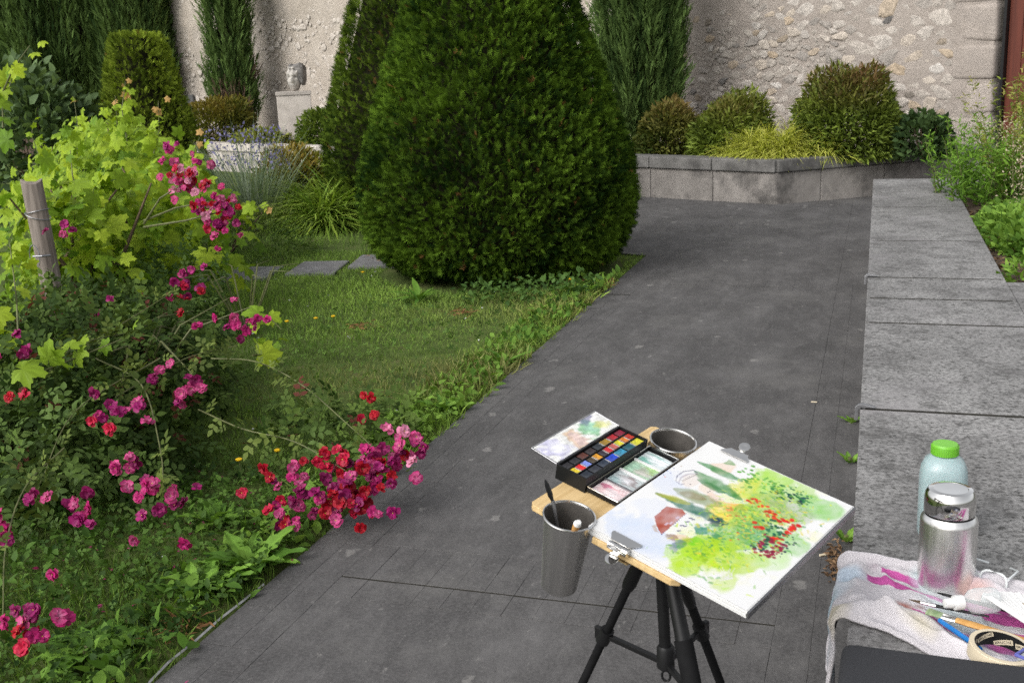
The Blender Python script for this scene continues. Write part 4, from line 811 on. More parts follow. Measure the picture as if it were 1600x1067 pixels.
for k in range(8): a = k*.8; MB().tube([(0, 0, -.02), (math.cos(a)*.2, math.sin(a)*.2, .4), (math.cos(a)*.35, math.sin(a)*.35, .4)], [.007, .005, .002], 5).build('cane', M['cane'], rose2, smooth=True)
def fallen(n, c, r_):
    g = np.stack([rng.normal(c[0], r_[0], n), rng.normal(c[1], r_[1], n), rnd(n, .004, .02)], -1); g = g[(g[:, 0] < -1.7) | (rnd(n) < .12)]; k = len(g)
    return (OVATE, g, unit(rdir(k)*np.array([1, 1, .2])), unit(rdir(k)*.4+np.array([0, 0, 1])), .02*rnd(k, .6, 1.3), mixc((.2, .01, .06), (.35, .05, .15), rnd(k)))
tag(foliage('fallen_petals', [fallen(70, (-2.2, 2.9), (.3, .35))], M['dryleaf']), 'fallen magenta rose petals among the weeds by the path', 'petals')

# ------------------------------------------------------------------ painting station
BF = Matrix(((.359, -.912, .197, -.396), (.930, .334, -.151, 1.507), (.072, .238, .969, .821), (0, 0, 0, 1)))   # local x along the top edge of the page, y towards the paint box, z off the board
def station(name, label, cat, at=(0, 0, 0), rot=0):
    return tag(empty(name, mw=BF @ Matrix.Translation(at) @ Matrix.Rotation(rot, 4, 'Z')), label, cat)
C1, C2, RC = (-.004, .033), (.318, .042), .041
out = [(0.004, -.158), (.008, -.163), (.357, -.163), (.365, -.155)]
out += [(.365, C2[1]-.03)]+[(C2[0]+RC*1.04*math.cos(a), C2[1]+RC*1.04*math.sin(a)) for a in np.linspace(R(-42), R(-318), 22)]+[(.365, C2[1]+.03)]
out += [(.365, .103), (.358, .111), (.006, .111), (-.001, .104)]
out += [(-.001, C1[1]+.044)]+[(C1[0]+.044*math.cos(a), C1[1]+.044*math.sin(a)) for a in np.linspace(R(84), R(-84), 14)]+[(-.001, C1[1]-.044)]+[(-.001, -.152)]
bo = MB().prism(out, -.0265, -.0155).build('drawing_board', M['board'], None, .002); bo.matrix_world = BF; tag(bo, 'pale plywood drawing board on the tripod under the sketchbook', 'board')
# sketchbook
sk = station('sketchbook', 'open white sketchbook with a watercolour garden painting, clipped to the board', 'sketchbook')
for k, (z_, dx, dy) in enumerate(((-.0130, .002, -.001), (-.0082, 0, .001), (-.0036, 0, 0))):
    MB().box((.186+dx, -.137+dy, z_), (.372, .272, .0038)).build('page_block', M['paper'], sk)
MB().box((.187, -.2745, -.0095), (.374, .0024, .0125)).build('back_cover', M['galv'], sk)
# the watercolour: strokes laid on a fine mesh of the page
NU, NV = 300, 220
uu, vv = np.meshgrid(np.linspace(0, 1, NU), np.linspace(0, 1, NV), indexing='ij'); PG = np.ones((NU, NV, 3))*np.array((.665, .665, .66)); AS = .37/.272
UVN = np.stack([uu*AS, vv, uu*0], -1).reshape(-1, 3)
nzA = lump(UVN, 14, 91).reshape(NU, NV); nzD = lump(UVN, 17, 95).reshape(NU, NV); nzB = lump(UVN, 45, 92).reshape(NU, NV); nzC = lump(UVN, 110, 93).reshape(NU, NV)
def wash(c, rx, ry, col, al=.6, ang=0, soft=.28, rag=.5):
    col = np.array(col)**1.45; rx *= 1.2; ry *= 1.2; x = (uu-c[0])*AS+.028*nzA+.012*nzB; y_ = vv-c[1]+.028*nzD+.012*nzC; ca, sa = math.cos(R(ang)), math.sin(R(ang)); d = np.sqrt(((x*ca+y_*sa)/rx)**2+((-x*sa+y_*ca)/ry)**2)+rag*(nzA*.6+nzB*.4+nzC*.15)
    a = np.clip((1-d)/soft, 0, 1)*min(1, al*1.3)*(.82+.22*nzB+.1*nzC); a = np.clip(a, 0, 1)[..., None]; PG[:] = PG*(1-a)+PG*np.array(col)/.8*a*.35+np.array(col)*a*.65
def stroke(pts_, w0, w1, col, al=.8, rag=.2):
    pts_ = np.array(pts_); col = np.array(col)**(1.3 if max(col) < .79 else 1); k = 14 if len(pts_) < 4 else 30; t_ = np.linspace(0, 1, k); seg = np.linspace(0, 1, len(pts_)); px_ = np.interp(t_, seg, pts_[:, 0]); py_ = np.interp(t_, seg, pts_[:, 1]); best = np.full((NU, NV), 9.)
    for i in range(k): best = np.minimum(best, np.hypot((uu-px_[i])*AS, vv-py_[i])/(w0+(w1-w0)*t_[i]))
    a = np.clip((1-best-rag*(nzB*.6+nzC*.5))/.3, 0, 1)[..., None]*al; PG[:] = PG*(1-a)+np.array(col)*a
def taper(p0, p1, w, col, al=.8, bend=0.):
    p0, p1 = np.array(p0), np.array(p1); col = np.array(col)**1.25; k = 24
    best = np.full((NU, NV), 9.)
    for i in range(k):
        t_ = i/(k-1); c = p0+(p1-p0)*t_+np.array([0, bend*math.sin(3.14*t_)]); best = np.minimum(best, np.hypot((uu-c[0])*AS, vv-c[1])/(1.25*w*math.sin(3.14*min(.95, .06+.85*t_))+.002))
    a = np.clip((1-best-.3*(nzB*.6+nzC*.4))/.35, 0, 1)[..., None]*al*(.8+.25*nzB[..., None]); PG[:] = PG*(1-a)+np.array(col)*np.clip(a, 0, 1)
def dabs(cs, n, sp, r0, col, al=.85):
    for k in range(n):
        c = cs[k % len(cs)]; stroke([(c[0]+random.gauss(0, sp[0]), c[1]+random.gauss(0, sp[1]))]*2, r0*random.uniform(.6, 1.4), r0, np.array(col)*random.uniform(.8, 1.2), al, .35)
wash((0.109,0.769), .13, .2, (.62, .68, .80), .5); wash((0.533,0.923), .12, .1, (.66, .70, .80), .4); wash((0.315,0.851), .1, .12, (.70, .73, .82), .35); wash((0.040,0.655), .08, .1, (.72, .74, .80), .3)
wash((0.925,0.486), .34, .09, (.55, .72, .28), .75, -8); wash((0.941,0.300), .15, .1, (.55, .70, .32), .6); wash((0.879,0.144), .12, .14, (.42, .65, .30), .65); wash((0.749,0.561), .12, .08, (.72, .72, .25), .7)
wash((0.522,0.503), .13, .1, (.80, .70, .22), .7); wash((0.577,0.523), .06, .05, (.85, .55, .2), .5); wash((0.674,0.356), .16, .14, (.50, .62, .18), .7); wash((0.739,0.253), .12, .1, (.52, .58, .45), .5); wash((0.564,0.385), .1, .12, (.42, .60, .25), .6)
wash((0.383,0.379), .16, .12, (.40, .60, .25), .7); wash((0.487,0.288), .14, .12, (.32, .55, .3), .7); wash((0.549,0.127), .14, .12, (.45, .65, .35), .6); wash((0.227,0.455), .13, .1, (.55, .70, .10), .85); wash((0.231,0.511), .05, .04, (.4, .68, .08), .85)
wash((0.223,0.340), .17, .12, (.60, .72, .12), .8); wash((0.097,0.424), .14, .07, (.58, .72, .15), .75); wash((0.254,0.222), .14, .1, (.58, .70, .22), .65); wash((0.121,0.203), .12, .07, (.62, .72, .28), .6); wash((0.373,0.108), .12, .07, (.6, .74, .45), .5); wash((0.095,0.525), .06, .04, (.6, .75, .2), .5)
wash((0.215,0.572), .07, .05, (.75, .55, .3), .4); wash((0.579,0.633), .05, .05, (.78, .62, .52), .5); wash((0.626,0.714), .06, .05, (.8, .68, .58), .45); wash((0.828,0.778), .07, .05, (.78, .66, .55), .5); wash((0.628,0.829), .08, .05, (.76, .70, .66), .5)
taper((0.422,0.903), (0.452,0.461), .05, (.10, .26, .20), .9, -.02); taper((0.419,0.906), (0.459,0.715), .03, (.5, .5, .08), .7); wash((0.426,0.516), .045, .03, (.07, .16, .28), .8); taper((0.515,0.851), (0.550,0.579), .06, (.25, .32, .12), .75); taper((0.509,0.812), (0.546,0.674), .035, (.36, .26, .16), .5)
taper((0.714,0.869), (0.667,0.524), .05, (.13, .34, .13), .88); taper((0.663,0.811), (0.658,0.627), .03, (.12, .3, .14), .8); taper((0.799,0.919), (0.807,0.620), .035, (.12, .34, .15), .88); taper((0.900,0.957), (0.907,0.745), .035, (.16, .38, .15), .85)
def poly(ps, col, al=.9):
    col = np.array(col)**1.15; ps = np.array(ps); ins = np.zeros((NU, NV), bool); j = len(ps)-1; X_ = uu+.006*nzB; Y_ = vv+.006*nzA
    for i in range(len(ps)):
        c_ = ((ps[i, 1] > Y_) != (ps[j, 1] > Y_)) & (X_ < (ps[j, 0]-ps[i, 0])*(Y_-ps[i, 1])/(ps[j, 1]-ps[i, 1]+1e-9)+ps[i, 0]); ins ^= c_; j = i
    a = (ins*al*(.85+.22*nzB))[..., None]; PG[:] = PG*(1-a)+np.array(col)*np.clip(a, 0, 1)
poly([(0.256,0.783), (0.368,0.790), (0.402,0.708), (0.386,0.673), (0.176,0.664)], (.42, .13, .09)); poly([(0.196,0.742), (0.223,0.739), (0.179,0.680), (0.174,0.707)], (.5, .42, .36), .7)
for a_, b_ in (((0.247,0.699), (0.264,0.698)), ((0.267,0.684), (0.282,0.686)), ((0.324,0.687), (0.339,0.686))): stroke([a_, b_], .008, .008, (.65, .6, .68), .7)
stroke([(0.176,0.664), (0.386,0.673)], .004, .004, (.07, .07, .3), .9); stroke([(0.386,0.673), (0.394,0.555)], .003, .003, (.5, .45, .6), .5)
for q in ((0.365,0.635), (0.332,0.629), (0.296,0.616), (0.248,0.617), (0.290,0.633), (0.365,0.618)): stroke([q, (q[0]+.01, q[1]-.01)], .006, .005, (.08, .07, .22), .85)
wash((0.195,0.618), .035, .03, (.45, .34, .25), .7); wash((0.167,0.553), .05, .03, (.25, .42, .4), .7); wash((0.132,0.566), .05, .012, (.45, .45, .6), .6, 30); wash((0.327,0.534), .045, .035, (.15, .42, .32), .8); wash((0.337,0.458), .03, .03, (.2, .45, .3), .6)
el = [(0.572,0.898), (0.619,0.925), (0.674,0.923), (0.718,0.889), (0.712,0.859)]; stroke(el, .005, .005, (.2, .19, .28), .75); stroke([(0.577,0.881), (0.621,0.898), (0.667,0.889), (0.706,0.854)], .008, .008, (.45, .42, .48), .5); stroke([(0.572,0.898), (0.564,0.857), (0.584,0.848)], .004, .004, (.22, .2, .3), .7)
for k in range(8): q0, q1 = np.array((0.598,0.879)), np.array((0.696,0.854)); c = q0+(q1-q0)*k/7; stroke([c, c+np.array([.004, -.012])], .004, .003, (.16, .12, .14), .7)
for q in ((0.602,0.819), (0.605,0.698), (0.620,0.698)): stroke([q, q], .006, .006, (.15, .1, .12), .8)
for q, c in (((0.567,0.972), (.7, .2, .1)), ((0.620,0.996), (.15, .25, .5)), ((0.577,0.988), (.15, .2, .4)), ((0.615,0.970), (.15, .2, .45)), ((0.661,0.983), (.2, .25, .5)), ((0.705,0.966), (.5, .4, .3)), ((0.645,1.002), (.2, .4, .45))): stroke([q, q], .006, .006, c, .7)
dabs([(0.884,0.660), (0.881,0.590), (0.878,0.520), (0.875,0.452)], 46, (.035, .03), .011, (.22, .45, .14)); dabs([(0.868,0.414), (0.871,0.362), (0.881,0.304), (0.884,0.253)], 60, (.028, .026), .011, (.08, .27, .13)); dabs([(0.840,0.320), (0.878,0.238)], 14, (.03, .012), .01, (.04, .12, .16))
dabs([(0.688,0.474), (0.705,0.442), (0.703,0.398)], 14, (.018, .012), .011, (.62, .12, .06)); dabs([(0.668,0.342), (0.672,0.303)], 12, (.02, .014), .012, (.68, .14, .06)); dabs([(0.511,0.463), (0.559,0.456), (0.499,0.380), (0.560,0.521)], 12, (.02, .02), .01, (.75, .25, .14), .6)
dabs([(0.605,0.267), (0.577,0.217), (0.549,0.167), (0.491,0.199)], 40, (.035, .03), .011, (.05, .25, .17)); dabs([(0.648,0.234), (0.625,0.156), (0.581,0.169), (0.518,0.207), (0.657,0.158), (0.538,0.319)], 26, (.016, .014), .016, (.66, .08, .06)); dabs([(0.414,0.216), (0.398,0.155), (0.403,0.129), (0.465,0.131), (0.465,0.212)], 34, (.022, .018), .012, (.42, .05, .14)); dabs([(0.393,0.242), (0.423,0.103), (0.419,0.190), (0.527,0.112)], 26, (.03, .02), .008, (.08, .09, .18))
dabs([(0.342,0.473), (0.332,0.423), (0.435,0.355), (0.414,0.298)], 26, (.03, .03), .009, (.2, .42, .2), .7); dabs([(0.414,0.360), (0.466,0.315)], 10, (.03, .02), .007, (.6, .2, .12), .7); dabs([(0.178,0.417), (0.267,0.384), (0.234,0.287), (0.144,0.441)], 40, (.05, .03), .012, (.45, .62, .05), .6)
for k in range(11):
    q0 = np.array((0.135,0.184)); ang = R(20+k*13); L_ = .1+.03*math.sin(k*2.3); q1 = q0+np.array([math.cos(ang)*L_/AS, math.sin(ang)*L_]); stroke([q0, (q0+q1)/2+np.array([-.008, .006]), q1], .005, .003, (.68, .68, .66), .95, .05)
GC = [(.30, .52, .12), (.5, .66, .12), (.62, .70, .16), (.18, .42, .2), (.42, .58, .3), (.66, .6, .14), (.25, .45, .12), (.55, .7, .3)]
for k in range(900):
    c = np.array([random.choice((random.gauss(.42, .2), random.gauss(.7, .14))), random.gauss(.36, .13)]); c = np.clip(c, .05, .93)
    if c[1] > .66-.0*c[0]: continue
    a_ = random.uniform(0, 6.28); L_ = random.uniform(.008, .035); q1 = c+np.array([math.cos(a_)*L_/AS, math.sin(a_)*L_]); stroke([c, q1], random.uniform(.003, .011), .004, random.choice(GC), random.uniform(.35, .75), .5)
dabs([(0.648,0.234), (0.625,0.156), (0.581,0.169), (0.518,0.207), (0.657,0.158), (0.538,0.319), (0.675,0.200), (0.517,0.166)], 26, (.014, .012), .015, (.62, .07, .05)); dabs([(0.414,0.216), (0.398,0.155), (0.403,0.129), (0.465,0.131), (0.465,0.212)], 30, (.02, .016), .012, (.38, .04, .13)); dabs([(0.605,0.267), (0.577,0.217), (0.549,0.167), (0.491,0.199), (0.429,0.197)], 34, (.03, .025), .01, (.04, .2, .14)); dabs([(0.688,0.474), (0.705,0.442), (0.703,0.398), (0.668,0.342), (0.672,0.303)], 18, (.016, .012), .011, (.62, .11, .06))
a_ = np.clip(.62-np.hypot((uu-.55)/.62, (vv-.4)/.5)+.25*nzA+.25*nzB, 0, 1)[..., None]*1.1; gcol = np.stack([.52+.22*nzA, .60+.1*nzB, .16+.1*nzA], -1)
dk = np.clip((1-PG.min(-1, keepdims=True)/.665)*4, 0, 1); PG = PG*(1-a_*(1-dk))+gcol*a_*(1-dk)
PG += (nzC*.006+nzB*.004)[..., None]; PG = .66*(np.clip(PG, .005, .665)/.665)**1.28; PG = np.clip(PG, 0.01, .7)
X, Y = np.meshgrid(np.linspace(.0005, .3695, NU), np.linspace(-.2715, -.0005, NV), indexing='ij'); Z = -.0010+.0008*np.sin(X*14)*np.cos(Y*9)+.0022*np.clip((Y+.24)/-.03, 0, 1)**2*0
i = np.arange(NU*NV).reshape(NU, NV); F = np.stack([i[:-1, :-1], i[1:, :-1], i[1:, 1:], i[:-1, 1:]], -1).reshape(-1, 4)
obj('painted_page', np_mesh('painted_page', np.stack([X, Y, Z], -1), F, PG.reshape(-1, 3), True), M['painted'], sk)
# bulldog clips
def clip(label, at, rot):
    t = station('bulldog_clip', label, 'clip', at, rot)
    MB().prism([(-.026, .0), (.026, .0), (.026, .006), (.016, .022), (-.016, .022), (-.026, .006)], .0012, .0024).build('upper_jaw', M['chrome'], t, .0006)
    MB().prism([(-.026, .0), (.026, .0), (.016, .022), (-.016, .022)], -.0295, -.0283).build('lower_jaw', M['chrome'], t, .0004)
    MB().tube([(-.017, .024, -.006), (.017, .024, -.006)], .0065, 12).build('spring_roll', M['chrome'], t, smooth=True)
    for z_, s_ in ((.004, .35), (-.016, -.35)):
        q = MB()
        q.lathe([(.010, -.0008), (.0105, 0), (.010, .0008), (.0055, .0012), (.0035, .0008)], 18); me = q.mesh('thumb_grip', smooth=True); o = obj('thumb_grip', me, M['chrome'], t); o.matrix_local = Matrix.Translation((0, .040, z_)) @ Matrix.Rotation(s_, 4, 'X')
        MB().box((0, .03, (z_-.006)*.5), (.012, .016, .0014)).build('lever', M['chrome'], t)
    return t
clip('chrome bulldog clip on the near edge of the drawing board', (-.0015+.018, -.062, 0), R(90)); clip('chrome bulldog clip on the far edge of the sketchbook', (.354, -.058, 0), R(-90))
# steel cups
def cup(label, c):
    t = station('steel_cup', label, 'cup', (c[0], c[1], 0)); prof = [(.0265, -.133), (.029, -.130), (.0385, -.005), (.0405, .0), (.0408, .003), (.0395, .0035), (.0385, .0)]
    MB().lathe(prof, 40, cap0=True, cap1=False).build('cup_body', M['steel'], t, smooth=True)
    MB().lathe([(.0384, .0002), (.0372, -.004), (.0278, -.128), (.001, -.128)], 40, cap0=False, cap1=True).build('cup_inside', M['dull_steel'], t, smooth=True)
    MB().tube([(math.cos(a)*.0402, math.sin(a)*.0402, .002) for a in np.linspace(0, 6.2832, 41)], .0016, 8).build('rolled_rim', M['chrome'], t, smooth=True); return t
cup('brushed steel cup hung on the near corner of the board, holding brushes', C1); cup('steel cup set into the far end of the board behind the paint box', C2)
t = station('paint_spoon', 'black-handled brush leaning in the near steel cup', 'brush', (C1[0], C1[1], 0))
MB().tube([(.0, -.01, -.115), (.002, .030, .0), (.002, .035, .012)], [.003, .0032, .003], 8).build('ferrule', M['galv'], t); MB().tube([(.002, .035, .011), (.001, .040, .020), (-.001, .048, .036), (-.002, .052, .044)], [.003, .0065, .0055, .001], 10, .45).build('handle', M['black'], t, smooth=True)
t = station('wooden_brush', 'wooden brush with rounded end resting on the rim of the near cup', 'brush', (C1[0], C1[1], 0))
MB().tube([(.017, .018, -.105), (-.022, -.026, .0), (-.028, -.033, .018)], [.003, .0045, .0062], 10).build('handle', M['handle'], t, smooth=True); MB().tube([(-.028, -.033, .018), (-.030, -.036, .024)], [.0064, .004], 10).build('handle_tip', M['white'], t, smooth=True)
# paint box
pb = station('paint_box', 'open black metal watercolour tin with colour pans and two mixing flaps', 'paint box', (0, 0, -.0155))
X0, X1, Y0, Y1, HB = .088, .272, .067, .127, .027
def tray(x0, x1, y0, y1, z0, z1, th, name, m, parent, bev=.0015):
    b = MB(); b.box(((x0+x1)/2, (y0+y1)/2, z0+th/2), (x1-x0, y1-y0, th))
    for (cx, cy, dx, dy) in (((x0+x1)/2, y0+th/2, x1-x0, th), ((x0+x1)/2, y1-th/2, x1-x0, th), (x0+th/2, (y0+y1)/2, th, y1-y0-2*th), (x1-th/2, (y0+y1)/2, th, y1-y0-2*th)): b.box((cx, cy, (z0+z1)/2+th*.51), (dx, dy, z1-z0-th))
    return b.build(name, m, parent)
tray(X0, X1, Y0, Y1, 0, HB, .0022, 'tin_body', M['black'], pb)
for yy in (.0885, .1075): MB().box(((X0+X1)/2, yy, HB-.004), (X1-X0-.006, .0014, .004)).build('divider', M['black'], pb)
def pan(x0, x1, y0, y1, col):
    me = MB().box((0, 0, 0), (x1-x0-.0016, y1-y0-.0016, .011)); o = me.build('pan', M['white'] if sum(col) > .35 else M['black'], pb); o.location = ((x0+x1)/2, (y0+y1)/2, HB-.0115)
    n = 8; gx, gy = np.meshgrid(np.linspace(-1, 1, n), np.linspace(-1, 1, n), indexing='ij'); gz = .0008-.0016*np.exp(-(gx**2+gy**2)*1.5); i = np.arange(n*n).reshape(n, n)
    cc = np.array(col)[None]*rng.uniform(.6, 1.3, (n*n, 1)); me2 = np_mesh('paint_cake', np.stack([gx*(x1-x0-.0032)/2, gy*(y1-y0-.0032)/2, gz+.0069], -1), np.stack([i[:-1, :-1], i[1:, :-1], i[1:, 1:], i[:-1, 1:]], -1).reshape(-1, 4), np.clip(cc, 0, 1), True); obj('paint_cake', me2, M['smear'], o)
rowT = [(.02, .018, .02), (.015, .014, .016), (.09, .025, .015), (.03, .02, .02), (.02, .025, .03), (.30, .18, .02), (.35, .012, .02), (.20, .01, .03)]
rowM = [(.60, .46, .02), (.62, .02, .02), (.18, .24, .62), (.06, .04, .02), (.58, .26, .02), (.03, .02, .03), (.50, .015, .02), (.42, .1, .08), (.56, .50, .02), (.55, .17, .02), (.45, .04, .02)]
rowB = [(.015, .02, .03), (.02, .022, .03), (.02, .03, .05), (.012, .05, .42), (.03, .22, .35), (.01, .08, .10), (.55, .52, .03)]
for row, y0, y1 in ((rowT, .1085, .1245), (rowM, .0895, .1068), (rowB, .0700, .0878)):
    wq = (X1-X0-.006)/len(row)
    for k, c in enumerate(row): pan(X0+.003+k*wq, X0+.003+(k+1)*wq, y0, y1, c)
def smear(name, x0, x1, y0, y1, z, base, blobs, parent, seed, nu=90, nv=34):
    gx, gy = np.meshgrid(np.linspace(0, 1, nu), np.linspace(0, 1, nv), indexing='ij'); q = np.stack([gx*3, gy, gx*0], -1).reshape(-1, 3); n1 = lump(q, 9, seed).reshape(nu, nv); n2 = lump(q, 26, seed+1).reshape(nu, nv); n3 = lump(q, 60, seed+2).reshape(nu, nv)
    C = np.ones((nu, nv, 3))*np.array(base)
    for (cx, cy, rx, ry, col, al) in blobs:
        d = np.hypot((gx-cx)/rx, (gy-cy)/ry)+.35*n1+.25*n2; a = np.clip((1-d)*2.2, 0, 1)*al; C = C*(1-a[..., None])+np.array(col)*a[..., None]
    C = C*(1+.16*n2+.16*n3)[..., None]; gz = .0006*n1; i = np.arange(nu*nv).reshape(nu, nv)
    me = np_mesh(name, np.stack([x0+(x1-x0)*gx, y0+(y1-y0)*gy, z+gz], -1), np.stack([i[:-1, :-1], i[1:, :-1], i[1:, 1:], i[:-1, 1:]], -1).reshape(-1, 4), np.clip(C.reshape(-1, 3), .01, .85), True); return obj(name, me, M['smear'], parent)
# near flap: mixing wells
fl = tray(X0+.003, X1+.006, .006, .0655, .003, .0115, .0018, 'mixing_flap', M['black'], pb)
MB().tube([(X0+.003, .006, .0122), (X1+.006, .006, .0122), (X1+.006, .0655, .0122), (X0+.003, .0655, .0122), (X0+.003, .006, .0122)], .0011, 6).build('flap_rim', M['chrome'], fl)
wc = [((.70, .62, .62), [(.5, .5, .6, .6, (.62, .35, .36), .7), (.7, .75, .3, .25, (.42, .06, .16), .7), (.4, .4, .3, .4, (.75, .68, .68), .8)]), ((.45, .5, .5), [(.55, .45, .4, .4, (.22, .16, .16), .8), (.5, .55, .25, .3, (.7, .7, .72), .8), (.3, .8, .3, .3, (.25, .38, .38), .7)]), ((.36, .5, .36), [(.5, .5, .45, .5, (.3, .3, .24), .8), (.5, .8, .5, .25, (.35, .58, .42), .8), (.35, .35, .2, .4, (.55, .53, .48), .8), (.9, .2, .3, .3, (.3, .5, .1), .6)]), ((.62, .68, .68), [(.3, .7, .3, .4, (.1, .4, .3), .8), (.6, .4, .4, .4, (.74, .76, .78), .8), (.85, .6, .12, .5, (.12, .32, .28), .7)])]
wl = (X1-X0-.004)/4
for k, (bs, bl) in enumerate(wc):
    smear('mixing_well', X0+.007+k*wl, X0+.007+(k+1)*wl-.003, .0095, .062, .0062, bs, bl, fl, 100+k*7, 40, 34)
for k in (1, 2, 3): MB().box((X0+.0055+k*wl, .036, .0066), (.003, .054, .0055)).build('well_ridge', M['white'] if k > 1 else M['galv'], fl)
# far flap, hinged a little upwards
f2 = MB().box((0, .027, 0), (X1-X0, .054, .0014)).build('folding_palette', M['galv'], pb); f2.matrix_local = Matrix.Translation(((X0+X1)/2, Y1+.0005, HB-.001)) @ Matrix.Rotation(R(6), 4, 'X')
hx = (X1-X0)/2
smear('mixing_surface', -hx+.002, hx-.002, .0015, .052, .0017, (.66, .66, .63), [(.17, .5, .22, .6, (.42, .40, .66), .6), (.2, .5, .12, .35, (.74, .74, .78), .8), (.47, .45, .12, .6, (.55, .32, .12), .75), (.48, .4, .1, .45, (.62, .48, .45), .9), (.72, .5, .16, .55, (.18, .46, .22), .8), (.76, .5, .09, .3, (.3, .52, .4), .7), (.88, .35, .1, .3, (.6, .6, .1), .6), (.8, .93, .14, .2, (.12, .12, .25), .7)], f2, 140)
MB().tube([(-hx, .0535, .0012), (hx, .0535, .0012)], .0014, 6).build('palette_lip', M['chrome'], f2); MB().tube([(hx, 0, .0012), (hx, .0535, .0012)], .0013, 6).build('palette_lip', M['galv'], f2); MB().tube([(-hx, 0, .0012), (-hx, .0535, .0012)], .0013, 6).build('palette_lip', M['galv'], f2)
# tripod
tp = tag(empty('tripod', (-.312, 1.625, 0)), 'black camera tripod carrying the drawing board', 'tripod')
MB().box((.01, .0, .765), (.075, .075, .012), rot=BF.to_3x3()).build('mounting_plate', M['black'], tp, .003); MB().tube([(.006, 0, .765), (.004, 0, .735), (.002, 0, .70)], [.022, .026, .02], 14).build('tripod_head', M['black'], tp, smooth=True)
MB().tube([(.004, 0, .735), (.012, 0, .53)], .0098, 16).build('centre_column', M['black'], tp, smooth=True); MB().lathe([(.011, 0), (.0150, .004), (.0150, .038), (.012, .043)], 18, (.0115, 0, .525)).build('column_collar', M['black'], tp, smooth=True)
MB().tube([(.012+math.cos(a)*.007, 0, .512+math.sin(a)*.010) for a in np.linspace(0, 6.283, 16)], .0022, 6).build('hook_ring', M['black'], tp, smooth=True)
for ang, zs, ru, rl in ((152, .645, .0112, .0078), (66, .60, .0095, .0080), (306, .615, .0110, .0150)):
    a = R(ang); ca, sa = math.cos(a), math.sin(a); f_at = lambda z_: (.003+ca*(.028+.36*(.73-z_)/.73), sa*(.028+.36*(.73-z_)/.73), z_)
    lg = MB().tube([f_at(.73), f_at(zs+.012), f_at(zs)], [ru, ru*1.1, (ru+rl)/2], 14).build('leg', M['black'], tp, smooth=True)
    MB().tube([f_at(.742), f_at(.70)], .0115, 10).build('leg_hinge', M['black'], lg); MB().tube([f_at(zs+.004), f_at(.36)], rl, 14).build('leg_section', M['blackmatte'], lg, smooth=True); MB().tube([f_at(.38), f_at(.18)], min(rl, .0078)*.9, 12).build('leg_section', M['black'], lg, smooth=True); MB().tube([f_at(.2), f_at(.01)], .0055, 10).build('leg_section', M['black'], lg, smooth=True)
    MB().tube([f_at(.552), f_at(.525)], max(rl, .009)*1.35, 12).build('leg_clamp', M['black'], lg, smooth=True); q = f_at(.54); MB().box((q[0]+ca*.014, q[1]+sa*.014, .54), (.016, .009, .024), a).build('clamp_lever', M['black'], lg, .003)
    MB().tube([f_at(.012), f_at(-.0)], .009, 10).build('rubber_foot', M['blackmatte'], lg)
    q = f_at(.54); c = Vector(((q[0]+.012)/2, q[1]/2, (.54+.535)/2)); dv = Vector((q[0]-.012, q[1], .54-.535)); ln = dv.length
    MB().box((0, 0, 0), (ln, .009, .0085)).build('brace', M['black'], tp, .001).matrix_local = Matrix.Translation(c) @ dv.to_track_quat('X', 'Z').to_matrix().to_4x4()

# ------------------------------------------------------------------ things on the seat wall
ZW = .551
b = tag(empty('plastic_bottle', (.150, 2.215, ZW)), 'pale blue plastic bottle with a lime green cap on the seat wall', 'bottle')
n = 40; prof = [(.04, 0), (.047, .004), (.049, .012), (.0495, .125), (.047, .145), (.040, .160), (.029, .169), (.024, .172), (.024, .176)]
bb = MB(); VS = []
for r_, z_ in prof:
    for k in range(n):
        a = 6.2832*k/n; ca, sa = math.cos(a), math.sin(a); e_ = 1/(abs(ca)**4+abs(sa)**4)**.25 if r_ > .03 else 1; e_ = 1+(e_-1)*.55; VS.append((ca*r_*e_*.92, sa*r_*e_*.92, z_))
bb.add(VS, [(j*n+k, j*n+(k+1) % n, (j+1)*n+(k+1) % n, (j+1)*n+k) for j in range(len(prof)-1) for k in range(n)]+[tuple(range(n))[::-1], tuple(range((len(prof)-1)*n, len(prof)*n))]); bb.build('bottle_body', M['bottle'], b, smooth=True)
cp = MB(); 
for k in range(40): a = 6.2832*k/40; cp.box((math.cos(a)*.0257, math.sin(a)*.0257, .182), (.0014, .0022, .017), a)
o = MB().lathe([(.0255, .173), (.0255, .191), (.0235, .1945), (.001, .195)], 40).build('cap', M['lime'], b, smooth=True); cp.build('cap_ribs', M['lime'], o)
th = tag(empty('thermos_flask', (.148, 1.985, ZW)), 'squat stainless steel food flask with a polished lid on the seat wall', 'flask')
MB().lathe([(.046, 0), (.0485, .003), (.0495, .008), (.0495, .128), (.048, .134), (.0445, .139), (.043, .141)], 48).build('flask_body', M['steel'], th, smooth=True)
MB().lathe([(.0425, .1405), (.0425, .144), (.0405, .1445)], 48).build('neck_ring', M['black'], th, smooth=True)
MB().lathe([(.0432, .1450), (.0442, .147), (.0440, .172), (.0425, .181), (.0375, .188), (.030, .1895), (.029, .1885), (.001, .1882)], 48).build('lid', M['chrome'], th, smooth=True)
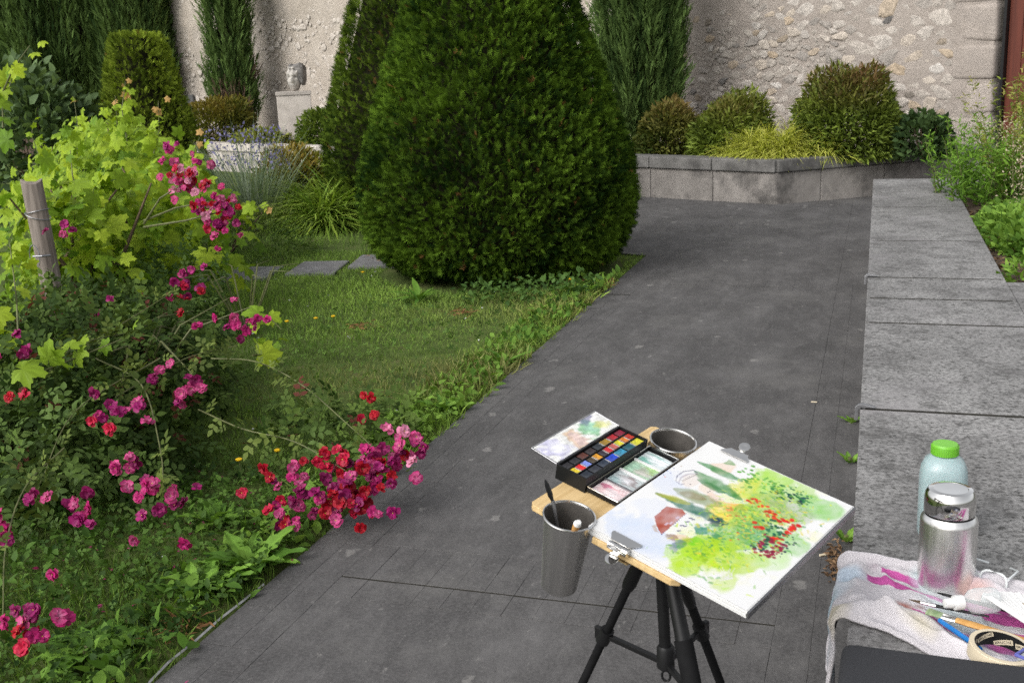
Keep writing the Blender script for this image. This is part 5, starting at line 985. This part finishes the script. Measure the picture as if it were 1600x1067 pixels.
# towel: a strip of cloth over the wall edge
def towel():
    ns, ntt = 240, 130; S, Tq = np.meshgrid(np.linspace(-.20, .66, ns), np.linspace(0, 1, ntt), indexing='ij')
    xx = np.maximum(S, 0); yb = 2.055-.20*xx; yf = 1.80-.62*np.minimum(xx, .5)+.02*np.sin(xx*22); hang = np.clip(-S/.2, 0, 1); yb = yb-.06*hang-.03*hang**2; yf = yf-.0*hang+.03*hang
    Y = yb+(yf-yb)*Tq; q = np.stack([S, Tq*.3, S*0], -1).reshape(-1, 3); n1 = lump(q, 16, 151).reshape(S.shape); n2 = lump(q, 45, 152).reshape(S.shape); n3 = lump(q, 160, 153).reshape(S.shape)
    def ridge(s0, t0, s1, t1, w_, a_):
        vx, vy = s1-s0, (t1-t0)*.28; L2 = vx*vx+vy*vy; k_ = np.clip(((S-s0)*vx+(Tq-t0)*.28*vy)/L2, 0, 1); dd = np.hypot(S-s0-k_*vx, (Tq-t0)*.28-k_*vy); return a_*np.exp(-(dd/w_)**2)
    h = .005+.006*(n1+.8)*.8+.0055*n2+ridge(-.02, .05, .34, .03, .012, .018)+ridge(.08, .16, .3, .1, .012, .01)+ridge(.0, .95, .07, .82, .018, .02)+ridge(.07, .82, .3, .97, .016, .02)+ridge(.2, .78, .5, .9, .012, .014)+ridge(.02, .2, .03, .8, .016, .012)+ridge(.1, .45, .2, .38, .012, .006)
    rw_ = random.Random(5)
    for k in range(26): s0_, t0_ = rw_.uniform(-.18, .36), rw_.uniform(0, 1); an_ = rw_.choice((0, 0, .5, 1.2, 1.6)); L_ = rw_.uniform(.04, .12); h = h+ridge(s0_, t0_, s0_+math.cos(an_)*L_, t0_+math.sin(an_)*L_/.28, rw_.uniform(.006, .012), rw_.uniform(.003, .009))
    h = np.maximum(h, .005)+.0013*n3+rng.normal(0, .0003, S.shape); h *= np.where(Tq > .985, .6, 1); x = np.where(S >= 0, S-.012, 0); z = ZW+h
    ang = np.clip(-S/.03, 0, 1)*math.pi/2; X = np.where(S >= 0, S-.024, -.024-.016*np.sin(ang)-.010*(n1+.8)*np.clip(-S/.05, 0, 1)-.5*(h-.008)*np.clip(-S/.03, 0, 1)-.004*n2*hang)
    Z = np.where(S >= 0, z, ZW+h*np.cos(ang)-np.maximum(-S-.02, 0)); Yw = Y+.012*n1*np.clip(-S/.05, 0, 1)
    C = np.ones((*S.shape, 3))*np.array((.54, .515, .535)); C *= (1+.06*n1+.06*n2+.05*n3+rng.normal(0, .012, S.shape))[..., None]
    def band(cond_c, w_, a_, b_, al=.9): 
        m_ = (np.abs(Tq-cond_c-.03*n1-.012*n2) < w_) & (S > a_) & (S < b_); C[m_] = C[m_]*(1-al)+np.array((.45, .045, .27))*al*(1+.15*n3[m_])[:, None]
    band(.33+.5*np.clip(xx-.05, 0, .12), .05, .035, .62); band(.22+.3*np.clip(xx-.06, 0, .1), .034, .06, .125); band(.30, .035, .2, .62); band(.62+.4*np.clip(xx-.1, 0, .25), .028, .11, .36); band(.40, .09, -.19, -.03, .8); band(.55, .04, .27, .62)
    for (s_, t_, r_, col, al) in ((.10, .62, .018, (.38, .13, .10), .6), (.125, .58, .012, (.36, .14, .12), .5), (.12, .78, .03, (.55, .5, .36), .5), (.05, .15, .02, (.35, .25, .3), .35), (.16, .5, .05, (.45, .62, .62), .3), (.13, .14, .025, (.5, .66, .68), .4), (.0, .3, .03, (.4, .55, .68), .4), (-.06, .6, .05, (.35, .5, .58), .5), (-.12, .8, .04, (.3, .4, .48), .45), (-.02, .9, .025, (.5, .45, .3), .5), (.2, .1, .03, (.4, .38, .5), .35), (.18, .08, .012, (.4, .42, .15), .5), (.22, .2, .02, (.5, .3, .25), .5), (.28, .78, .03, (.35, .38, .55), .4), (.21, .68, .02, (.15, .13, .22), .6), (.33, .86, .05, (.55, .6, .68), .4), (-.15, .4, .04, (.5, .35, .5), .4)):
        a = np.clip(1.4-np.hypot((S-s_)/r_, (Tq-t_)*.27/r_)-.5*n2, 0, 1)*min(1, al*1.4); C[:] = C*(1-a[..., None])+np.array(col)*a[..., None]
    i = np.arange(ns*ntt).reshape(ns, ntt); F = np.stack([i[:-1, :-1], i[:-1, 1:], i[1:, 1:], i[1:, :-1]], -1).reshape(-1, 4)
    return np_mesh('towel', np.stack([X, Yw, Z], -1), F, np.clip(C.reshape(-1, 3), .01, .82), True), lambda xq, yq: 0
tw, _ = towel(); two = obj('towel', tw, M['terry']); tag(two, 'white terry towel with magenta stripes and paint stains draped over the wall edge', 'towel'); md = two.modifiers.new('thickness', 'SOLIDIFY'); md.thickness = .005; md.offset = -1
def zt(*_): return ZW+.034
# things lying on the towel (coordinates on the wall top)
def lie(name, label, cat, p, ang, z=None): return tag(empty(name, (p[0], p[1], z if z is not None else zt(*p)), ang), label, cat)
t = lie('flat_brush', 'flat paintbrush with green stained bristles and varnished handle on the towel', 'brush', (0.130,1.800,0.580), R(-25))
MB().tube([(-.022, 0, 0), (-.012, 0, 0), (.004, 0, 0)], [.011, .0105, .009], 14, .38).build('bristles', M['bristle'], t, smooth=True); MB().tube([(.004, 0, 0), (.02, 0, 0), (.026, 0, 0)], [.009, .0085, .0075], 14, .42).build('ferrule', M['chrome'], t, smooth=True); MB().tube([(.026, 0, 0), (.05, 0, 0), (.09, 0, .001), (.2, 0, .002)], [.0075, .009, .0075, .004], 12, .5).build('handle', M['handle'], t, smooth=True)
t = lie('blue_brush', 'slim bright blue brush handle lying under the flat brush on the towel', 'brush', (0.128,1.789,0.575), R(-55)); MB().tube([(0, 0, -.004), (.09, 0, -.004)], [.0042, .0046], 10).build('handle', M['blue'], t, smooth=True); MB().tube([(.09, 0, -.004), (.10, 0, -.004)], [.0046, .003], 10).build('handle_end', M['blue'], t)
t = lie('fine_brush', 'fine brown-tipped brush lying on the magenta stripe of the towel', 'brush', (0.081,1.846,0.580), R(-18)); MB().tube([(0, 0, 0), (.02, 0, 0)], [.0008, .003], 8).build('bristles', M['bark'], t); MB().tube([(.02, 0, 0), (.045, 0, 0)], [.003, .0032], 8).build('ferrule', M['chrome'], t, smooth=True); MB().tube([(.045, 0, 0), (.13, 0, .004)], [.0032, .002], 8).build('handle', M['black'], t, smooth=True)
t = lie('black_brush', 'long black brush handle behind the spray bottle on the towel', 'brush', (0.139,1.874,0.585), R(-22)); MB().tube([(0, 0, .002), (.1, 0, .004), (.26, 0, .004)], [.0025, .004, .005], 10).build('handle', M['black'], t, smooth=True); MB().tube([(-.012, 0, .002), (0, 0, .002)], [.001, .0025], 8).build('bristles', M['blackmatte'], t)
t = lie('spray_bottle', 'small clear spray bottle lying on its side on the towel', 'spray bottle', (0.137,1.797,0.600), R(22), ZW+.058)
mwx = Matrix.Rotation(R(90), 4, 'Y')
def lx(prof, nm, m): o = MB().lathe(prof, 28).build(nm, m, t, smooth=True); o.matrix_local = mwx; return o
lx([(.004, -.004), (.0075, -.003), (.0085, .008), (.0085, .013)], 'nozzle', M['white']); lx([(.0118, .013), (.0122, .015), (.0122, .028), (.0112, .029)], 'collar', M['white']); lx([(.010, .0292), (.0105, .033), (.019, .042), (.0215, .052), (.0215, .078), (.019, .086), (.010, .089)], 'bottle_body', M['clear'])
t = lie('paint_tube', 'half used paint tube with a white cap beside the spray bottle', 'paint tube', (0.200,1.870,0.580), R(-20)); MB().tube([(0, 0, .004), (.02, 0, .004)], .0105, 18).build('cap', M['white'], t, smooth=True); MB().tube([(.02, 0, .004), (.028, 0, .004), (.07, 0, .003), (.1, 0, .0)], [.0105, .0125, .0125, .013], 18, .75).build('tube_body', m_plain('tube_label', (.42, .36, .28), .45, var=.3, scale=60), t, smooth=True)
# masking tape with printed core
tpz = Vector((0.209,1.682,0.600)); tr = tag(empty('masking_tape', (tpz.x, tpz.y, ZW+.03), R(20)), 'roll of masking tape with a printed black and white core on the towel', 'tape roll'); tr.rotation_euler = (R(5), R(5), R(20))
RO, RI, HT = .0475, .0385, .024
MB().lathe([(RI+.0015, 0), (RO-.001, 0), (RO, .001), (RO, HT-.001), (RO-.001, HT), (RI+.0015, HT)], 56, cap0=False, cap1=False).build('tape_layers', M['tape'], tr, smooth=True)
co = MB().lathe([(RI+.0014, .0006), (RI, .0006), (RI, HT-.0006), (RI+.0014, HT-.0006)], 56, cap0=False, cap1=False).build('core', M['black'], tr, smooth=True)
cu = bpy.data.curves.new('print', 'FONT'); cu.body = 'BRUCHE'; cu.size = .0068; cu.align_x = 'CENTER'; cu.align_y = 'CENTER'; tmpo = bpy.data.objects.new('print', cu); COL.objects.link(tmpo)
tme = bpy.data.meshes.new_from_object(tmpo.evaluated_get(bpy.context.evaluated_depsgraph_get())); bpy.data.objects.remove(tmpo)
tV = np.array([v.co for v in tme.vertices]); tP = [tuple(p.vertices) for p in tme.polygons]; M['ink'] = m_plain('black_ink', (.012, .012, .012), .7)
for kk, (a0, z0, tl) in enumerate([(R(d_), z_, .35) for d_, z_ in ((10, .016), (58, .009), (104, .0155), (150, .009), (196, .0155), (242, .009), (288, .0155), (328, .008))]):
    gx, gz = np.meshgrid(np.linspace(-.0145, .0145, 9), np.linspace(-.0042, .0042, 3), indexing='ij'); ct, st_ = math.cos(tl), math.sin(tl)
    def bend(x_, z_, r_): X_ = x_*ct-z_*st_; Z_ = np.clip(x_*st_+z_*ct+z0, .001, HT-.001); an = a0-X_/RI; return np.stack([np.cos(an)*r_, np.sin(an)*r_, Z_], -1)
    i = np.arange(27).reshape(9, 3); lab = obj('printed_label', np_mesh('printed_label', bend(gx, gz, RI-.0004), np.stack([i[:-1, :-1], i[1:, :-1], i[1:, 1:], i[:-1, 1:]], -1).reshape(-1, 4)), M['tape'], co)
    me = bpy.data.meshes.new('lettering'); me.from_pydata([tuple(v) for v in bend(tV[:, 0], tV[:, 1], RI-.0008)], [], tP); obj('lettering', me, M['ink'], co)
# paper filter, container, glasses, black pad
t = tag(empty('pleated_paper', (*(0.262,1.843,0.580)[:2], ZW+.02)), 'fanned white pleated paper at the right edge of the towel', 'paper')
for k in range(9):
    a = R(100+k*9); q = MB(); d_ = Vector((math.cos(a), math.sin(a), .25+.04*k)); q.add([(.03, -.06, 0), (.034, -.056, .004), Vector((.03, -.06, .0))+d_*.1+Vector((.012, .006, 0)), Vector((.03, -.06, 0))+d_*.1], [(0, 1, 2, 3)]); o = q.build('pleat', M['paper'], t); md = o.modifiers.new('t', 'SOLIDIFY'); md.thickness = .0008
t = tag(empty('plastic_box', (*(0.254,1.682,0.600)[:2], ZW+.035), R(-35)), 'corner of a blue-rimmed clear plastic box at the right edge', 'box')
MB().box((.03, 0, .008), (.07, .07, .02)).build('box_body', M['clear'], t, .004); MB().tube([(-.006, -.036, .02), (.066, -.036, .02), (.066, .036, .02), (-.006, .036, .02), (-.006, -.036, .02)], .0026, 8).build('rim', M['navyrim'], t, smooth=True)
t = tag(empty('eyeglasses', (*(0.228,1.976,0.560)[:2], ZW), R(-30)), 'clear plastic framed glasses lying beside the steel flask', 'glasses')
for cx in (0, -.055):
    ring = [(cx+.024*math.copysign(abs(math.cos(a))**.6, math.cos(a)), -.004+.004*math.sin(a), .021+.019*math.copysign(abs(math.sin(a))**.7, math.sin(a))) for a in np.linspace(0, 6.2832, 29)]
    fr = MB().tube(ring, .0022, 8).build('lens_rim', M['frame'], t, smooth=True)
MB().tube([(-.031, -.002, .027), (-.0275, -.003, .029), (-.024, -.002, .027)], .002, 8).build('bridge', M['frame'], t); MB().tube([(.025, 0, .033), (.02, .05, .03), (-.01, .09, .012)], .0022, 8).build('temple', M['frame'], t, smooth=True); MB().tube([(-.08, 0, .033), (-.075, .05, .03), (-.05, .085, .012)], .0022, 8).build('temple', M['frame'], t, smooth=True)
sp = (-0.036,1.567,0.600); o = MB().box((0, 0, 0), (.46, .46, .05)).build('seat_cushion', M['pad'], None, .022, True, 4); o.location = (.20, 1.415, ZW+.0255); o.rotation_euler = (0, 0, R(-1.5)); tag(o, 'dark grey padded seat cushion at the bottom right corner', 'cushion')

# ------------------------------------------------------------------ small litter on the paving
def heap(name, c, n, r_, label):
    g = rng.normal(size=(n, 2))*np.array(r_); p = np.stack([c[0]+g[:, 0], c[1]+g[:, 1], rnd(n, .003, .02)], -1); p = p[p[:, 0] < -.022]; n = len(p)
    o = foliage(name, [(t_leaf(.2, .2, .4), p, unit(rdir(n)*np.array([1, 1, .35])), unit(rdir(n)+np.array([0, 0, .7])), .022*rnd(n, .5, 1.2), mixc((.09, .05, .028), (.27, .17, .09), rnd(n)))], M['dryleaf']); tag(o, label, 'leaf litter')
heap('dry_leaves', (-0.068,3.216,0.000), 150, (.02, .07), 'small heap of dry brown leaves against the foot of the seat wall')
wm = {}
for lab, p, n_, L_ in (('tiny yellow green weed at the wall foot beside the bottle', (-0.053,4.115,0.000), 9, .05), ('tiny green weed at the wall foot above the dry leaves', (-0.047,3.388,0.000), 6, .06), ('small yellow green sprig at the wall foot near the lower clamp', (-0.057,4.599,-0.000), 5, .05)):
    dock(lab, (min(p[0], -.03), p[1], 0), n_, L_, OVW, 'wall_weed', 1.3)
lm = MB().tube([(-.016, 0, .004), (.016, 0, .004)], .0038, 8).mesh('butt')
o = obj('cigarette_butt', lm, M['tape']); o.location = (*(-0.108,3.263,0.000)[:2], 0); o.rotation_euler = (0, 0, .6); tag(o, 'pale cigarette butt beside the dry leaves on the path', 'litter')
o = obj('cigarette_butt', lm, M['white']); o.location = (*(-0.224,4.852,0.000)[:2], 0); o.scale = (.8,)*3; tag(o, 'white cigarette butt on the open path near the seat wall', 'litter')
